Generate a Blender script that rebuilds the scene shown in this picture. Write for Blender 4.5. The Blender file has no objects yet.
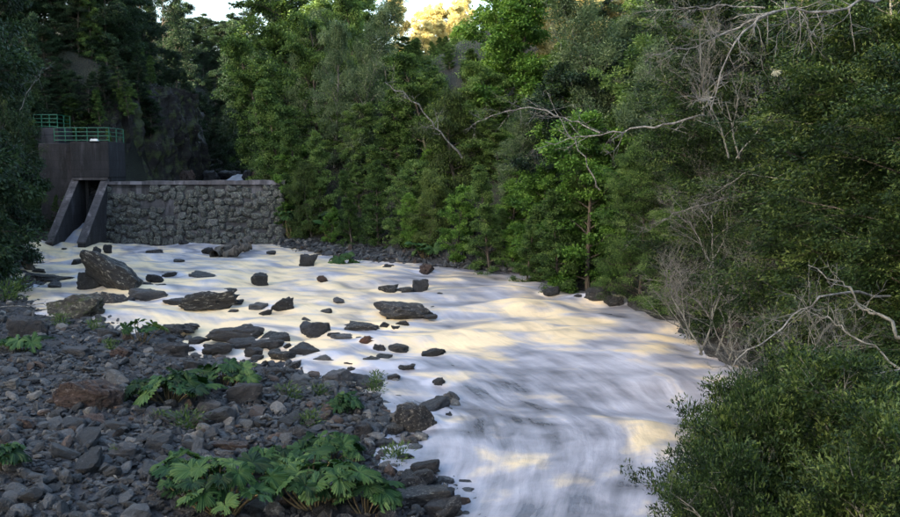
import bpy, math, random
import numpy as np
from mathutils import Vector, Matrix, Quaternion
R = math.radians
scene = bpy.context.scene
col = scene.collection

# ------------------------------------------------------------------ camera
F, CX, CY, HORIZON = 883.0, 450.0, 258.5, 172.0      # photo is 900 x 517
CAM = np.array([0.0, 0.0, 5.0])
PITCH = math.atan((CY - HORIZON) / F)
cam = bpy.data.cameras.new('camera'); cam_o = bpy.data.objects.new('camera', cam); col.objects.link(cam_o)
cam.sensor_width = 36; cam.lens = 36 * F / 900; cam.clip_start = 0.1; cam.clip_end = 3000
cam_o.location = CAM; cam_o.rotation_euler = (R(90) - PITCH, 0, 0)
scene.camera = cam_o
# ------------------------------------------------------------------ sky and sun
SUN_EL, SUN_AZ = R(14), R(234)                       # azimuth clockwise from +Y (towards the sun)
world = bpy.data.worlds.new('World'); scene.world = world; world.use_nodes = True
wn = world.node_tree.nodes; wl = world.node_tree.links
bg = wn['Background']; sky = wn.new('ShaderNodeTexSky'); sky.sky_type = 'NISHITA'; sky.sun_disc = False
sky.sun_elevation = SUN_EL; sky.sun_rotation = SUN_AZ; sky.air_density = 1.0; sky.dust_density = 3.0; sky.ozone_density = 0.6
wl.new(sky.outputs[0], bg.inputs[0]); bg.inputs[1].default_value = 0.15
sun = bpy.data.lights.new('sun', 'SUN'); sun.energy = 5.0; sun.angle = R(0.5); sun.color = (1.0, 0.84, 0.60)
sun_o = bpy.data.objects.new('sun', sun); col.objects.link(sun_o)
to_sun = Vector((math.sin(SUN_AZ) * math.cos(SUN_EL), math.cos(SUN_AZ) * math.cos(SUN_EL), math.sin(SUN_EL)))
sun_o.rotation_euler = to_sun.to_track_quat('Z', 'Y').to_euler(); sun_o.location = (0, 0, 60)
scene.view_settings.view_transform = 'Standard'; scene.view_settings.look = 'None'
scene.view_settings.exposure = 2.75; scene.view_settings.gamma = 1.0
scene.render.engine = 'CYCLES'
scene.cycles.max_bounces = 6; scene.cycles.diffuse_bounces = 2; scene.cycles.glossy_bounces = 2
scene.cycles.transmission_bounces = 3; scene.cycles.transparent_max_bounces = 6
scene.cycles.use_denoising = True

rng = np.random.default_rng(7)
random.seed(7)

# ------------------------------------------------------------------ numeric helpers
def vnoise(x, y, z=0.0, seed=0):
    x, y, z = np.broadcast_arrays(np.asarray(x, float), np.asarray(y, float), np.asarray(z, float))
    xi, yi, zi = np.floor(x).astype(np.int64), np.floor(y).astype(np.int64), np.floor(z).astype(np.int64)
    fx, fy, fz = x - xi, y - yi, z - zi
    fx, fy, fz = [f * f * (3 - 2 * f) for f in (fx, fy, fz)]
    def hsh(a, b, c):
        n = (a * 374761393 + b * 668265263 + c * 2147483647 + seed * 974634777) & 0xFFFFFFFF
        n = ((n ^ (n >> 13)) * 1274126177) & 0xFFFFFFFF
        n = n ^ (n >> 16)
        return (n & 0xFFFF) / 65535.0 * 2 - 1
    out = 0
    for dx in (0, 1):
        for dy in (0, 1):
            for dz in (0, 1):
                w = (fx if dx else 1 - fx) * (fy if dy else 1 - fy) * (fz if dz else 1 - fz)
                out = out + w * hsh(xi + dx, yi + dy, zi + dz)
    return out
def fbm(x, y, z=0.0, seed=0, octaves=4):
    o, a, f = 0, 1.0, 1.0
    for k in range(octaves):
        o = o + a * vnoise(np.asarray(x) * f, np.asarray(y) * f, np.asarray(z) * f, seed + k * 17); a *= 0.5; f *= 2.03
    return o
def sstep(a, b, x):
    t = np.clip((np.asarray(x, float) - a) / (b - a), 0, 1); return t * t * (3 - 2 * t)
def ray(u, v):
    d = np.array([(u - CX) / F, 1.0, -(v - CY) / F])
    c, s = math.cos(-PITCH), math.sin(-PITCH)
    return np.array([d[0], d[1] * c - d[2] * s, d[1] * s + d[2] * c])
def at_y(u, v, y):
    d = ray(u, v); return CAM + d * (y / d[1])
def project(p):
    c, s = math.cos(PITCH), math.sin(PITCH)
    q = np.asarray(p, float) - CAM
    f = q[1] * c - q[2] * s; up = q[1] * s + q[2] * c
    return CX + F * q[0] / f, CY - F * up / f

# ------------------------------------------------------------------ river and terrain shape
DAM_Y, POOL = 63.0, 4.05
def base_water(y):
    y = np.asarray(y, float)
    z = -0.95 + 0.95 * sstep(8, 66, y) * 0.55 + 0.95 * 0.45 * np.clip((y - 12) / 51, 0, 1)
    return np.where(y > DAM_Y + 0.6, POOL, z)
def at_water(u, v):
    d = ray(u, v); p = CAM
    for t in np.arange(5, 80, 0.05):
        p = CAM + d * t
        if p[2] < base_water(p[1]): return p
    return p
_l = [(0, 250), (6, 268), (14, 290), (40, 312), (110, 326), (150, 340), (172, 354), (205, 360), (270, 366), (330, 380), (378, 395), (392, 420), (372, 448), (385, 476), (408, 500), (425, 517)]
_r = [(276, 244), (300, 250), (350, 260), (425, 266), (465, 266), (520, 274), (565, 284), (625, 304), (680, 335), (708, 352), (790, 385), (850, 420)]
LP = [at_water(*p) for p in _l]; RP = [at_water(*p) for p in _r]
def shore(pts, near, far):
    q = [(float(p[1]), float(p[0])) for p in pts]; q.sort()
    ys = [a for a, b in near] + [a for a, b in q if a > near[-1][0] and a < far[0][0]] + [a for a, b in far]
    xs = [b for a, b in near] + [b for a, b in q if a > near[-1][0] and a < far[0][0]] + [b for a, b in far]
    return np.array(ys), np.array(xs)
LS = shore(LP, [(-80, -34), (-20, -13), (0, -5.5), (10, -1.6)], [(62.5, -30.0), (64.5, -25.2), (78, -25.6), (100, -28), (135, -39.5), (200, -58), (400, -110)])
RS = shore(RP, [(-80, -26), (-20, -6), (0, -1.6), (6, 0.9), (11, 3.6), (15, 6.6)], [(62.5, -12.3), (64.5, -12.2), (80, -16.4), (100, -21.5), (135, -31.0), (200, -48), (400, -100)])
def XL(y): return np.interp(y, *LS)
def XR(y): return np.interp(y, *RS)
def ground(x, y):
    x, y = np.broadcast_arrays(np.asarray(x, float), np.asarray(y, float))
    zw = base_water(y); dl = XL(y) - x; dr = x - XR(y)
    n1 = fbm(x * 0.25, y * 0.25, 0, 3, 3); n2 = fbm(x * 0.05, y * 0.05, 0, 9, 3)
    zb = np.where(y > DAM_Y + 0.6, 0.0, zw) + (POOL) * sstep(60, 76, y)      # bank level rises smoothly past the weir
    # bed
    e = np.minimum(-dl, -dr)
    bed = np.where(-dl < -dr, zw - 0.06 - 0.75 * sstep(0, 4.5, e) + (0.06 + 0.20 * sstep(0, 1, e)) * fbm(x * 0.7, y * 0.7, 0, 33, 3), zw - 0.10 - 0.75 * sstep(0, 2.2, e) + 0.08 * n1)
    # left bank: gravel flat that narrows towards the dam, then a steep side
    flat = np.interp(y, [0, 20, 35, 48, 56, 62, 64], [26, 24, 12, 3.5, 1.5, 0.8, 0.3])
    up = np.maximum(dl - flat, 0)
    cb = sstep(69.5, 72, y)
    steep = cb * (9.0 * sstep(0, 2.5, up) + 0.42 * up) + (1 - cb) * (0.30 * np.minimum(up, 11) + 1.25 * np.maximum(up - 11, 0))
    steep = steep - 0.22 * np.maximum(up - 16, 0) * (1.0)
    left = zb + 0.05 + 0.085 * np.minimum(dl, flat) + 0.10 * n1 * sstep(0, 1.5, dl) + np.minimum(steep, np.interp(y, [0, 30, 58, 76, 112, 135], [42, 38, 31, 15, 15, 34]) + 3 * n2)  # hill crest, mostly unseen, shaped to keep low sun off all but the ridge
    # right bank
    rflat = np.interp(y, [0, 44, 47, 52, 60, 64], [0.3, 0.3, 1.5, 4.0, 4.0, 0.6])
    ru = np.maximum(dr - rflat, 0)
    rise = 0.62 * ru - 0.26 * np.maximum(ru - 22, 0)
    rise = np.minimum(rise, 13.5 + 2.0 * n2)
    right = zb + 0.05 + 0.07 * np.minimum(dr, rflat) + 0.12 * n1 * sstep(0, 1.5, dr) + rise + 2.0 * sstep(0, 2, dr) * sstep(63, 66, y)
    h = np.where(dl > 0, left, np.where(dr > 0, right, bed))
    # the gorge closes far upstream
    h = h + 22 * sstep(125, 190, y) * np.exp(-((x + 48) / 40.0) ** 2)
    return h
def at_ground(u, v):
    d = ray(u, v); t = np.arange(4, 140, 0.5)
    for _ in range(2):
        P = CAM + d * t[:, None]; hit = np.nonzero(P[:, 2] < np.maximum(ground(P[:, 0], P[:, 1]), base_water(P[:, 1])))[0]
        if not len(hit): return P[-1]
        k = hit[0]; t = np.linspace(t[max(k - 1, 0)], t[k], 26)
    return P[k]

# ------------------------------------------------------------------ object helpers
def mesh_np(name, verts, faces, mats=(), smooth=True, tint=None, uv=None):
    """verts (n,3); faces: (m,k) array or list of arrays of different k"""
    if isinstance(faces, np.ndarray): faces = [faces]
    faces = [np.asarray(f, np.int32) for f in faces if len(f)]
    me = bpy.data.meshes.new(name)
    me.vertices.add(len(verts)); me.vertices.foreach_set('co', np.asarray(verts, np.float32).ravel())
    loops = np.concatenate([f.ravel() for f in faces]); sizes = np.concatenate([np.full(len(f), f.shape[1], np.int32) for f in faces])
    me.loops.add(len(loops)); me.loops.foreach_set('vertex_index', loops)
    me.polygons.add(len(sizes)); starts = np.concatenate([[0], np.cumsum(sizes)[:-1]]).astype(np.int32)
    me.polygons.foreach_set('loop_start', starts); me.polygons.foreach_set('loop_total', sizes)
    me.polygons.foreach_set('use_smooth', np.full(len(sizes), bool(smooth)))
    for m in mats: me.materials.append(m)
    if tint is not None:
        dom = 'FACE' if len(tint) == len(sizes) else 'POINT'
        a = me.attributes.new('tint', 'FLOAT', dom); a.data.foreach_set('value', np.asarray(tint, np.float32))
    if uv is not None:
        l = me.uv_layers.new(name='flow'); l.data.foreach_set('uv', np.asarray(uv, np.float32)[loops].ravel())
    me.update(calc_edges=True); me.validate()
    return me
def link(name, data, parent=None, loc=None, rot=None, scale=None):
    o = bpy.data.objects.new(name, data); col.objects.link(o)
    if parent is not None: o.parent = parent
    if loc is not None: o.location = [float(c) for c in loc]
    if rot is not None: o.rotation_euler = rot
    if scale is not None: o.scale = (scale,) * 3 if isinstance(scale, (int, float)) else scale
    return o
def tag(o, label, cat, group=None):
    o['label'] = label; o['category'] = cat
    if group: o['group'] = group
    return o
def kind(o, k): o['kind'] = k; return o

# ------------------------------------------------------------------ materials
def mat(name):
    m = bpy.data.materials.new(name); m.use_nodes = True
    return m, m.node_tree.nodes, m.node_tree.links, m.node_tree.nodes['Principled BSDF']
def ramp(n, stops, interp='LINEAR'):
    r = n.new('ShaderNodeValToRGB'); r.color_ramp.interpolation = interp
    els = r.color_ramp.elements
    while len(els) < len(stops): els.new(0.5)
    for e, (p, c) in zip(els, stops): e.position = p; e.color = (*c, 1)
    return r
def noise(n, l, vec, scale, detail=4, rough=0.55):
    t = n.new('ShaderNodeTexNoise'); t.inputs['Scale'].default_value = scale; t.inputs['Detail'].default_value = detail
    t.inputs['Roughness'].default_value = rough
    if vec is not None: l.new(vec, t.inputs['Vector'])
    return t
def math_n(n, l, op, a, b=None, clamp=False):
    t = n.new('ShaderNodeMath'); t.operation = op; t.use_clamp = clamp
    for i, q in enumerate((a, b)):
        if q is None: continue
        if isinstance(q, (int, float)): t.inputs[i].default_value = q
        else: l.new(q, t.inputs[i])
    return t.outputs[0]
def mixc(n, l, fac, a, b, mode='MIX'):
    t = n.new('ShaderNodeMix'); t.data_type = 'RGBA'; t.blend_type = mode
    for i, q in ((0, fac), (6, a), (7, b)):
        if isinstance(q, (int, float)): t.inputs[i].default_value = q
        elif isinstance(q, tuple): t.inputs[i].default_value = (*q, 1)
        else: l.new(q, t.inputs[i])
    return t.outputs[2]
def bump(n, l, h, b, strength=0.5, dist=0.05):
    t = n.new('ShaderNodeBump'); t.inputs['Strength'].default_value = strength; t.inputs['Distance'].default_value = dist
    l.new(h, t.inputs['Height']); l.new(t.outputs[0], b.inputs['Normal'])

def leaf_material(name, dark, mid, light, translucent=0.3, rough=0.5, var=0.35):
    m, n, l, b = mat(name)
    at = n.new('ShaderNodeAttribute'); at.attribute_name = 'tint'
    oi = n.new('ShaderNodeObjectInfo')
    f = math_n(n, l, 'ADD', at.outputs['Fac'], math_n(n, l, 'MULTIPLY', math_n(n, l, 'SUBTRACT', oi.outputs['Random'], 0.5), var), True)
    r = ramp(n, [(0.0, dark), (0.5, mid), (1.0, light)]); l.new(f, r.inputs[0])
    l.new(r.outputs[0], b.inputs['Base Color']); b.inputs['Roughness'].default_value = rough
    b.inputs['Specular IOR Level'].default_value = 0.22
    tr = n.new('ShaderNodeBsdfTranslucent'); l.new(mixc(n, l, 1.0, r.outputs[0], (1.25, 1.3, 0.6), 'MULTIPLY'), tr.inputs[0])
    mx = n.new('ShaderNodeMixShader'); mx.inputs[0].default_value = translucent
    l.new(b.outputs[0], mx.inputs[1]); l.new(tr.outputs[0], mx.inputs[2]); l.new(mx.outputs[0], n['Material Output'].inputs[0])
    return m
LEAF = {
    'evergreen': leaf_material('evergreen_leaf', (0.018, 0.042, 0.012), (0.076, 0.138, 0.040), (0.19, 0.28, 0.095), 0.36),
    'bright': leaf_material('bright_leaf', (0.032, 0.080, 0.016), (0.092, 0.190, 0.036), (0.20, 0.33, 0.075), 0.36),
    'grey': leaf_material('grey_green_leaf', (0.040, 0.070, 0.040), (0.100, 0.150, 0.086), (0.20, 0.26, 0.15), 0.34),
    'olive': leaf_material('olive_leaf', (0.026, 0.044, 0.012), (0.070, 0.110, 0.030), (0.15, 0.205, 0.06), 0.34),
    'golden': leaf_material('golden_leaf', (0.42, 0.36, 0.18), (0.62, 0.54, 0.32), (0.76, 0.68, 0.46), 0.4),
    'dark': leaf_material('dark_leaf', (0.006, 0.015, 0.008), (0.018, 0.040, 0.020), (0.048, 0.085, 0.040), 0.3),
    'shrub': leaf_material('shrub_leaf', (0.006, 0.015, 0.004), (0.022, 0.047, 0.011), (0.098, 0.135, 0.038), 0.28, 0.55),
    'gunnera': leaf_material('gunnera_leaf', (0.006, 0.022, 0.006), (0.020, 0.060, 0.017), (0.070, 0.125, 0.040), 0.25, 0.6, 1.1),
    'weed': leaf_material('weed_leaf', (0.03, 0.06, 0.02), (0.06, 0.10, 0.035), (0.12, 0.17, 0.07), 0.3),
}
def bark_material(name, a, b_, scale=6):
    m, n, l, b = mat(name)
    tc = n.new('ShaderNodeTexCoord'); mp = n.new('ShaderNodeMapping'); mp.inputs['Scale'].default_value = (1, 1, 0.25)
    l.new(tc.outputs['Object'], mp.inputs[0]); t = noise(n, l, mp.outputs[0], scale, 6, 0.65)
    r = ramp(n, [(0.4, a), (0.62, b_)]); l.new(t.outputs[0], r.inputs[0]); l.new(r.outputs[0], b.inputs['Base Color'])
    b.inputs['Roughness'].default_value = 0.9; bump(n, l, t.outputs[0], b, 0.7, 0.05)
    return m
BARK = bark_material('bark', (0.025, 0.02, 0.016), (0.10, 0.085, 0.07))
PALE = bark_material('pale_lichen_bark', (0.06, 0.059, 0.055), (0.205, 0.203, 0.194), 9)
TWIG = bark_material('grey_twig', (0.062, 0.063, 0.057), (0.18, 0.182, 0.165), 9)
STALK = bark_material('leaf_stalk', (0.08, 0.07, 0.03), (0.16, 0.11, 0.06))
MOSS_LICHEN = bark_material('beard_lichen', (0.30, 0.31, 0.24), (0.50, 0.50, 0.38), 14)

def rock_material(name, dark, light, lichen=(0.32, 0.33, 0.31), lichen_amt=0.62, moss=0.0, rough=0.62, scale=2.2):
    m, n, l, b = mat(name)
    tc = n.new('ShaderNodeTexCoord'); oi = n.new('ShaderNodeObjectInfo')
    va = n.new('ShaderNodeVectorMath'); va.operation = 'ADD'
    l.new(tc.outputs['Object'], va.inputs[0])
    cb = n.new('ShaderNodeCombineXYZ')
    for i in range(3): l.new(math_n(n, l, 'MULTIPLY', oi.outputs['Random'], 37.0 + 11 * i), cb.inputs[i])
    l.new(cb.outputs[0], va.inputs[1]); V = va.outputs[0]
    big = noise(n, l, V, scale, 6, 0.62); fine = noise(n, l, V, scale * 9, 5, 0.7)
    r = ramp(n, [(0.36, dark), (0.52, tuple(0.6 * p + 0.4 * q for p, q in zip(dark, light))), (0.64, light)]); l.new(math_n(n, l, 'ADD', math_n(n, l, 'MULTIPLY', big.outputs[0], 0.5), math_n(n, l, 'MULTIPLY', fine.outputs[0], 0.5)), r.inputs[0])
    hs = n.new('ShaderNodeHueSaturation'); l.new(r.outputs[0], hs.inputs['Color'])
    l.new(math_n(n, l, 'ADD', 0.5, math_n(n, l, 'MULTIPLY', oi.outputs['Random'], 1.2)), hs.inputs['Value'])
    c = hs.outputs[0]
    li = noise(n, l, V, scale * 2.6, 8, 0.75)
    lr = ramp(n, [(lichen_amt, (0, 0, 0)), (lichen_amt + 0.07, (1, 1, 1))]); l.new(li.outputs[0], lr.inputs[0])
    c = mixc(n, l, math_n(n, l, 'MULTIPLY', lr.outputs[0], 0.8), c, lichen)
    if moss:
        mo = noise(n, l, V, scale * 1.4, 6, 0.65); mr = ramp(n, [(1 - moss, (0, 0, 0)), (1 - moss + 0.12, (1, 1, 1))]); l.new(mo.outputs[0], mr.inputs[0])
        c = mixc(n, l, mr.outputs[0], c, (0.045, 0.06, 0.018))
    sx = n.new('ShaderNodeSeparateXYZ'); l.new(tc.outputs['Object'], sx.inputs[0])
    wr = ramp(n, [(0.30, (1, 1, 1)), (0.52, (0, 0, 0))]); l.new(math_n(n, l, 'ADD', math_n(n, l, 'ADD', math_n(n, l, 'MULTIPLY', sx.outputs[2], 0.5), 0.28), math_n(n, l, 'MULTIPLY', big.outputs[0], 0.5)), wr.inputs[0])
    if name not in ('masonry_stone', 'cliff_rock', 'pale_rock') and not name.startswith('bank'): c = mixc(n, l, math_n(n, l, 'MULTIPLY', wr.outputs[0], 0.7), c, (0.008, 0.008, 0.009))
    l.new(c, b.inputs['Base Color'])
    rr = ramp(n, [(0.4, (rough - 0.25,) * 3), (0.6, (rough + 0.15,) * 3)]); l.new(big.outputs[0], rr.inputs[0]); l.new(rr.outputs[0], b.inputs['Roughness'])
    bump(n, l, math_n(n, l, 'ADD', big.outputs[0], math_n(n, l, 'MULTIPLY', fine.outputs[0], 0.6)), b, 1.0, 0.16)
    return m
ROCK = {
    'slate': rock_material('slate_rock', (0.006, 0.006, 0.008), (0.036, 0.038, 0.043), lichen=(0.24, 0.24, 0.235), lichen_amt=0.595),
    'grey': rock_material('grey_rock', (0.018, 0.019, 0.024), (0.105, 0.111, 0.122), lichen=(0.26, 0.26, 0.255), lichen_amt=0.60),
    'bank_slate': rock_material('bank_slate_rock', (0.010, 0.011, 0.013), (0.047, 0.053, 0.061), lichen=(0.26, 0.26, 0.255), lichen_amt=0.60),
    'bank_grey': rock_material('bank_grey_rock', (0.024, 0.027, 0.032), (0.112, 0.124, 0.138), lichen=(0.30, 0.30, 0.295), lichen_amt=0.61),
    'bank_brown': rock_material('bank_brown_rock', (0.024, 0.017, 0.014), (0.125, 0.085, 0.066), lichen=(0.24, 0.22, 0.2), lichen_amt=0.6),
    'pale': rock_material('pale_rock', (0.07, 0.068, 0.066), (0.24, 0.232, 0.22), lichen=(0.32, 0.32, 0.30), lichen_amt=0.56),
    'brown': rock_material('brown_rock', (0.016, 0.010, 0.009), (0.085, 0.052, 0.042), lichen=(0.22, 0.19, 0.18), lichen_amt=0.57, rough=0.5),
    'rust': rock_material('rusty_rock', (0.04, 0.016, 0.009), (0.17, 0.070, 0.034), lichen_amt=0.66),
    'lichen': rock_material('lichen_rock', (0.007, 0.007, 0.008), (0.038, 0.038, 0.041), lichen=(0.27, 0.265, 0.235), lichen_amt=0.545),
    'mossy': rock_material('mossy_rock', (0.010, 0.010, 0.009), (0.055, 0.05, 0.045), lichen=(0.23, 0.23, 0.18), lichen_amt=0.53, moss=0.47),
    'wall': rock_material('masonry_stone', (0.018, 0.018, 0.020), (0.115, 0.115, 0.118), lichen=(0.27, 0.30, 0.235), lichen_amt=0.51, scale=1.3, rough=0.75),
    'cliff': rock_material('cliff_rock', (0.003, 0.0025, 0.003), (0.028, 0.022, 0.023), lichen=(0.11, 0.095, 0.09), lichen_amt=0.58, moss=0.50, scale=0.8, rough=0.75),
}
def concrete_material(name, a, b_):
    m, n, l, b = mat(name)
    tc = n.new('ShaderNodeTexCoord'); mp = n.new('ShaderNodeMapping'); mp.inputs['Scale'].default_value = (1.6, 1.6, 0.35)
    l.new(tc.outputs['Object'], mp.inputs[0])
    s = noise(n, l, mp.outputs[0], 1.4, 8, 0.7); g = noise(n, l, tc.outputs['Object'], 9, 6, 0.7)
    r = ramp(n, [(0.4, a), (0.6, b_)]); l.new(math_n(n, l, 'ADD', math_n(n, l, 'MULTIPLY', s.outputs[0], 0.7), math_n(n, l, 'MULTIPLY', g.outputs[0], 0.3)), r.inputs[0])
    sx = n.new('ShaderNodeSeparateXYZ'); l.new(tc.outputs['Object'], sx.inputs[0])
    fz = math_n(n, l, 'FRACT', math_n(n, l, 'MULTIPLY', sx.outputs[2], 1.55)); ln = math_n(n, l, 'LESS_THAN', fz, 0.05)
    st = noise(n, l, mp.outputs[0], 0.9, 6, 0.6); sr = ramp(n, [(0.54, (0, 0, 0)), (0.63, (1, 1, 1))]); l.new(st.outputs[0], sr.inputs[0])
    c_ = mixc(n, l, math_n(n, l, 'MULTIPLY', sr.outputs[0], 0.55), r.outputs[0], tuple(min(1, 2.6 * q) for q in b_))
    c_ = mixc(n, l, math_n(n, l, 'MULTIPLY', ln, 0.55), c_, tuple(0.5 * q for q in a))
    l.new(c_, b.inputs['Base Color']); b.inputs['Roughness'].default_value = 0.85
    bump(n, l, math_n(n, l, 'SUBTRACT', g.outputs[0], math_n(n, l, 'MULTIPLY', ln, 0.8)), b, 0.6, 0.03)
    return m
CONC = concrete_material('dark_stained_concrete', (0.0045, 0.0045, 0.006), (0.021, 0.0205, 0.025))
CONC_EDGE = concrete_material('worn_concrete', (0.03, 0.027, 0.03), (0.075, 0.068, 0.072))
MORTAR = concrete_material('mortar', (0.018, 0.018, 0.021), (0.062, 0.060, 0.067))
COPING = concrete_material('coping_concrete', (0.035, 0.034, 0.04), (0.09, 0.086, 0.098))
def flat_material(name, c, rough=0.5, metal=0.0):
    m, n, l, b = mat(name); tc = n.new('ShaderNodeTexCoord'); t = noise(n, l, tc.outputs['Object'], 7, 5, 0.6)
    r = ramp(n, [(0.3, tuple(x * 0.65 for x in c)), (0.75, tuple(min(1, x * 1.15) for x in c))]); l.new(t.outputs[0], r.inputs[0]); l.new(r.outputs[0], b.inputs['Base Color'])
    b.inputs['Roughness'].default_value = rough; b.inputs['Metallic'].default_value = metal; return m
GREEN_PAINT = flat_material('green_rail_paint', (0.01, 0.11, 0.06), 0.45)
GATE_WOOD = flat_material('gate_board', (0.26, 0.24, 0.21), 0.8)
LAMP_WHITE = flat_material('white_lamp_cover', (0.8, 0.8, 0.8), 0.4)
DEADWOOD = bark_material('wet_dead_wood', (0.022, 0.018, 0.015), (0.11, 0.095, 0.08), 5)

# ground
GROUND, n, l, b = mat('ground_soil')
tc = n.new('ShaderNodeTexCoord'); t1 = noise(n, l, tc.outputs['Object'], 0.5, 8, 0.65); t2 = noise(n, l, tc.outputs['Object'], 9, 6, 0.7)
vo = n.new('ShaderNodeTexVoronoi'); vo.inputs['Scale'].default_value = 7.0; l.new(tc.outputs['Object'], vo.inputs[0])
at_ = n.new('ShaderNodeAttribute'); at_.attribute_name = 'tint'
soil = ramp(n, [(0.35, (0.003, 0.004, 0.002)), (0.65, (0.013, 0.017, 0.007))]); l.new(t1.outputs[0], soil.inputs[0])
grav = ramp(n, [(0.1, (0.008, 0.008, 0.010)), (0.9, (0.060, 0.062, 0.074))]); l.new(vo.outputs['Color'], grav.inputs[0])
l.new(mixc(n, l, at_.outputs['Fac'], soil.outputs[0], mixc(n, l, t2.outputs[0], grav.outputs[0], (0.012, 0.012, 0.014))), b.inputs['Base Color'])
b.inputs['Roughness'].default_value = 0.8; bump(n, l, math_n(n, l, 'ADD', vo.outputs['Distance'], t2.outputs[0]), b, 0.9, 0.08)

# water
def water_material(name):
    m, n, l, b = mat(name)
    uv = n.new('ShaderNodeUVMap'); uv.uv_map = 'flow'
    def mp(sx, sy):
        q = n.new('ShaderNodeMapping'); q.inputs['Scale'].default_value = (sx, sy, 1); l.new(uv.outputs[0], q.inputs[0]); return q.outputs[0]
    warp = noise(n, l, mp(0.5, 0.3), 1.0, 3, 0.5)
    wv = n.new('ShaderNodeVectorMath'); wv.operation = 'MULTIPLY_ADD'; l.new(warp.outputs['Color'], wv.inputs[0]); wv.inputs[1].default_value = (0.9, 0.9, 0); l.new(uv.outputs[0], wv.inputs[2])
    def mpw(sx, sy):
        q = n.new('ShaderNodeMapping'); q.inputs['Scale'].default_value = (sx, sy, 1); l.new(wv.outputs[0], q.inputs[0]); return q.outputs[0]
    s1 = noise(n, l, mpw(1.5, 0.35), 1.0, 5, 0.55); s2 = noise(n, l, mpw(4.6, 0.38), 1.0, 4, 0.55); s3 = noise(n, l, mpw(0.45, 0.28), 1.0, 4, 0.5); s4 = noise(n, l, mpw(0.55, 0.75), 1.0, 5, 0.55)
    at = n.new('ShaderNodeAttribute'); at.attribute_name = 'tint'
    f = math_n(n, l, 'ADD', at.outputs['Fac'], math_n(n, l, 'MULTIPLY', math_n(n, l, 'SUBTRACT', s1.outputs[0], 0.5), 1.5))
    f = math_n(n, l, 'ADD', f, math_n(n, l, 'MULTIPLY', math_n(n, l, 'SUBTRACT', s2.outputs[0], 0.5), 0.55))
    f = math_n(n, l, 'ADD', f, math_n(n, l, 'MULTIPLY', math_n(n, l, 'SUBTRACT', s4.outputs[0], 0.5), 1.8))
    fr = ramp(n, [(0.0, (0.08,) * 3), (0.3, (0.38,) * 3), (0.95, (1, 1, 1))], 'LINEAR'); l.new(f, fr.inputs[0])
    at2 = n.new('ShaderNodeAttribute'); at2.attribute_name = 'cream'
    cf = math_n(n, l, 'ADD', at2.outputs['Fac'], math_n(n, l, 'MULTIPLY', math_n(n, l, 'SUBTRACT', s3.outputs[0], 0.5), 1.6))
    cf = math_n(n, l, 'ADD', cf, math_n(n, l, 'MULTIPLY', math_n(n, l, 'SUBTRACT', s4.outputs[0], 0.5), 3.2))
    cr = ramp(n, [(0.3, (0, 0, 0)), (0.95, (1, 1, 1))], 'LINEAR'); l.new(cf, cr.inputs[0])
    foam_sky_c = mixc(n, l, cr.outputs[0], (0.40, 0.405, 0.465), (0.68, 0.545, 0.35))  # blue and warm sky reflections put into the foam colour
    c = mixc(n, l, fr.outputs[0], (0.055, 0.054, 0.066), foam_sky_c)
    l.new(c, b.inputs['Base Color'])
    rr = ramp(n, [(0.0, (0.22,) * 3), (1.0, (0.6,) * 3)]); l.new(fr.outputs[0], rr.inputs[0]); l.new(rr.outputs[0], b.inputs['Roughness'])
    b.inputs['IOR'].default_value = 1.33
    bump(n, l, math_n(n, l, 'ADD', s1.outputs[0], math_n(n, l, 'MULTIPLY', s4.outputs[0], 1.5)), b, 0.25, 0.2)
    return m
WATER = water_material('river_water')
#PART2
# ------------------------------------------------------------------ terrain
def axis(segs):
    out = [np.arange(a, b, s) for a, b, s in segs]; return np.concatenate(out + [[segs[-1][1]]])
gx = axis([(-420, -120, 15), (-120, -45, 3), (-45, -30, 1.0), (-30, 20, 0.5), (20, 40, 1.0), (40, 120, 4), (120, 420, 15)])
gy = axis([(-260, -60, 20), (-60, 4, 2), (4, 70, 0.5), (70, 130, 1.0), (130, 240, 3), (240, 620, 15)])
X, Y = np.meshgrid(gx, gy); Z = ground(X, Y)
nx, ny = len(gx), len(gy)
idx = np.arange(nx * ny).reshape(ny, nx)
gf = np.stack([idx[:-1, :-1], idx[:-1, 1:], idx[1:, 1:], idx[1:, :-1]], -1).reshape(-1, 4)
dl_, dr_ = XL(Y) - X, X - XR(Y)
flat_ = np.interp(Y, [0, 20, 35, 48, 56, 62, 64], [26, 24, 12, 3.5, 1.5, 0.8, 0.3]); rflat_ = np.interp(Y, [0, 44, 47, 52, 60, 64], [0.3, 0.3, 1.5, 4.0, 4.0, 0.6])
gravel_ = (1 - sstep(63, 66, Y)) * np.where(dl_ > -1e-6, 1 - sstep(-1, 1, dl_ - flat_), np.where(dr_ > 0, 1 - sstep(-0.5, 0.8, dr_ - rflat_), 1.0))
kind(link('ground', mesh_np('ground', np.stack([X, Y, Z], -1).reshape(-1, 3), gf, [GROUND], True, gravel_.ravel())), 'structure')

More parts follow.
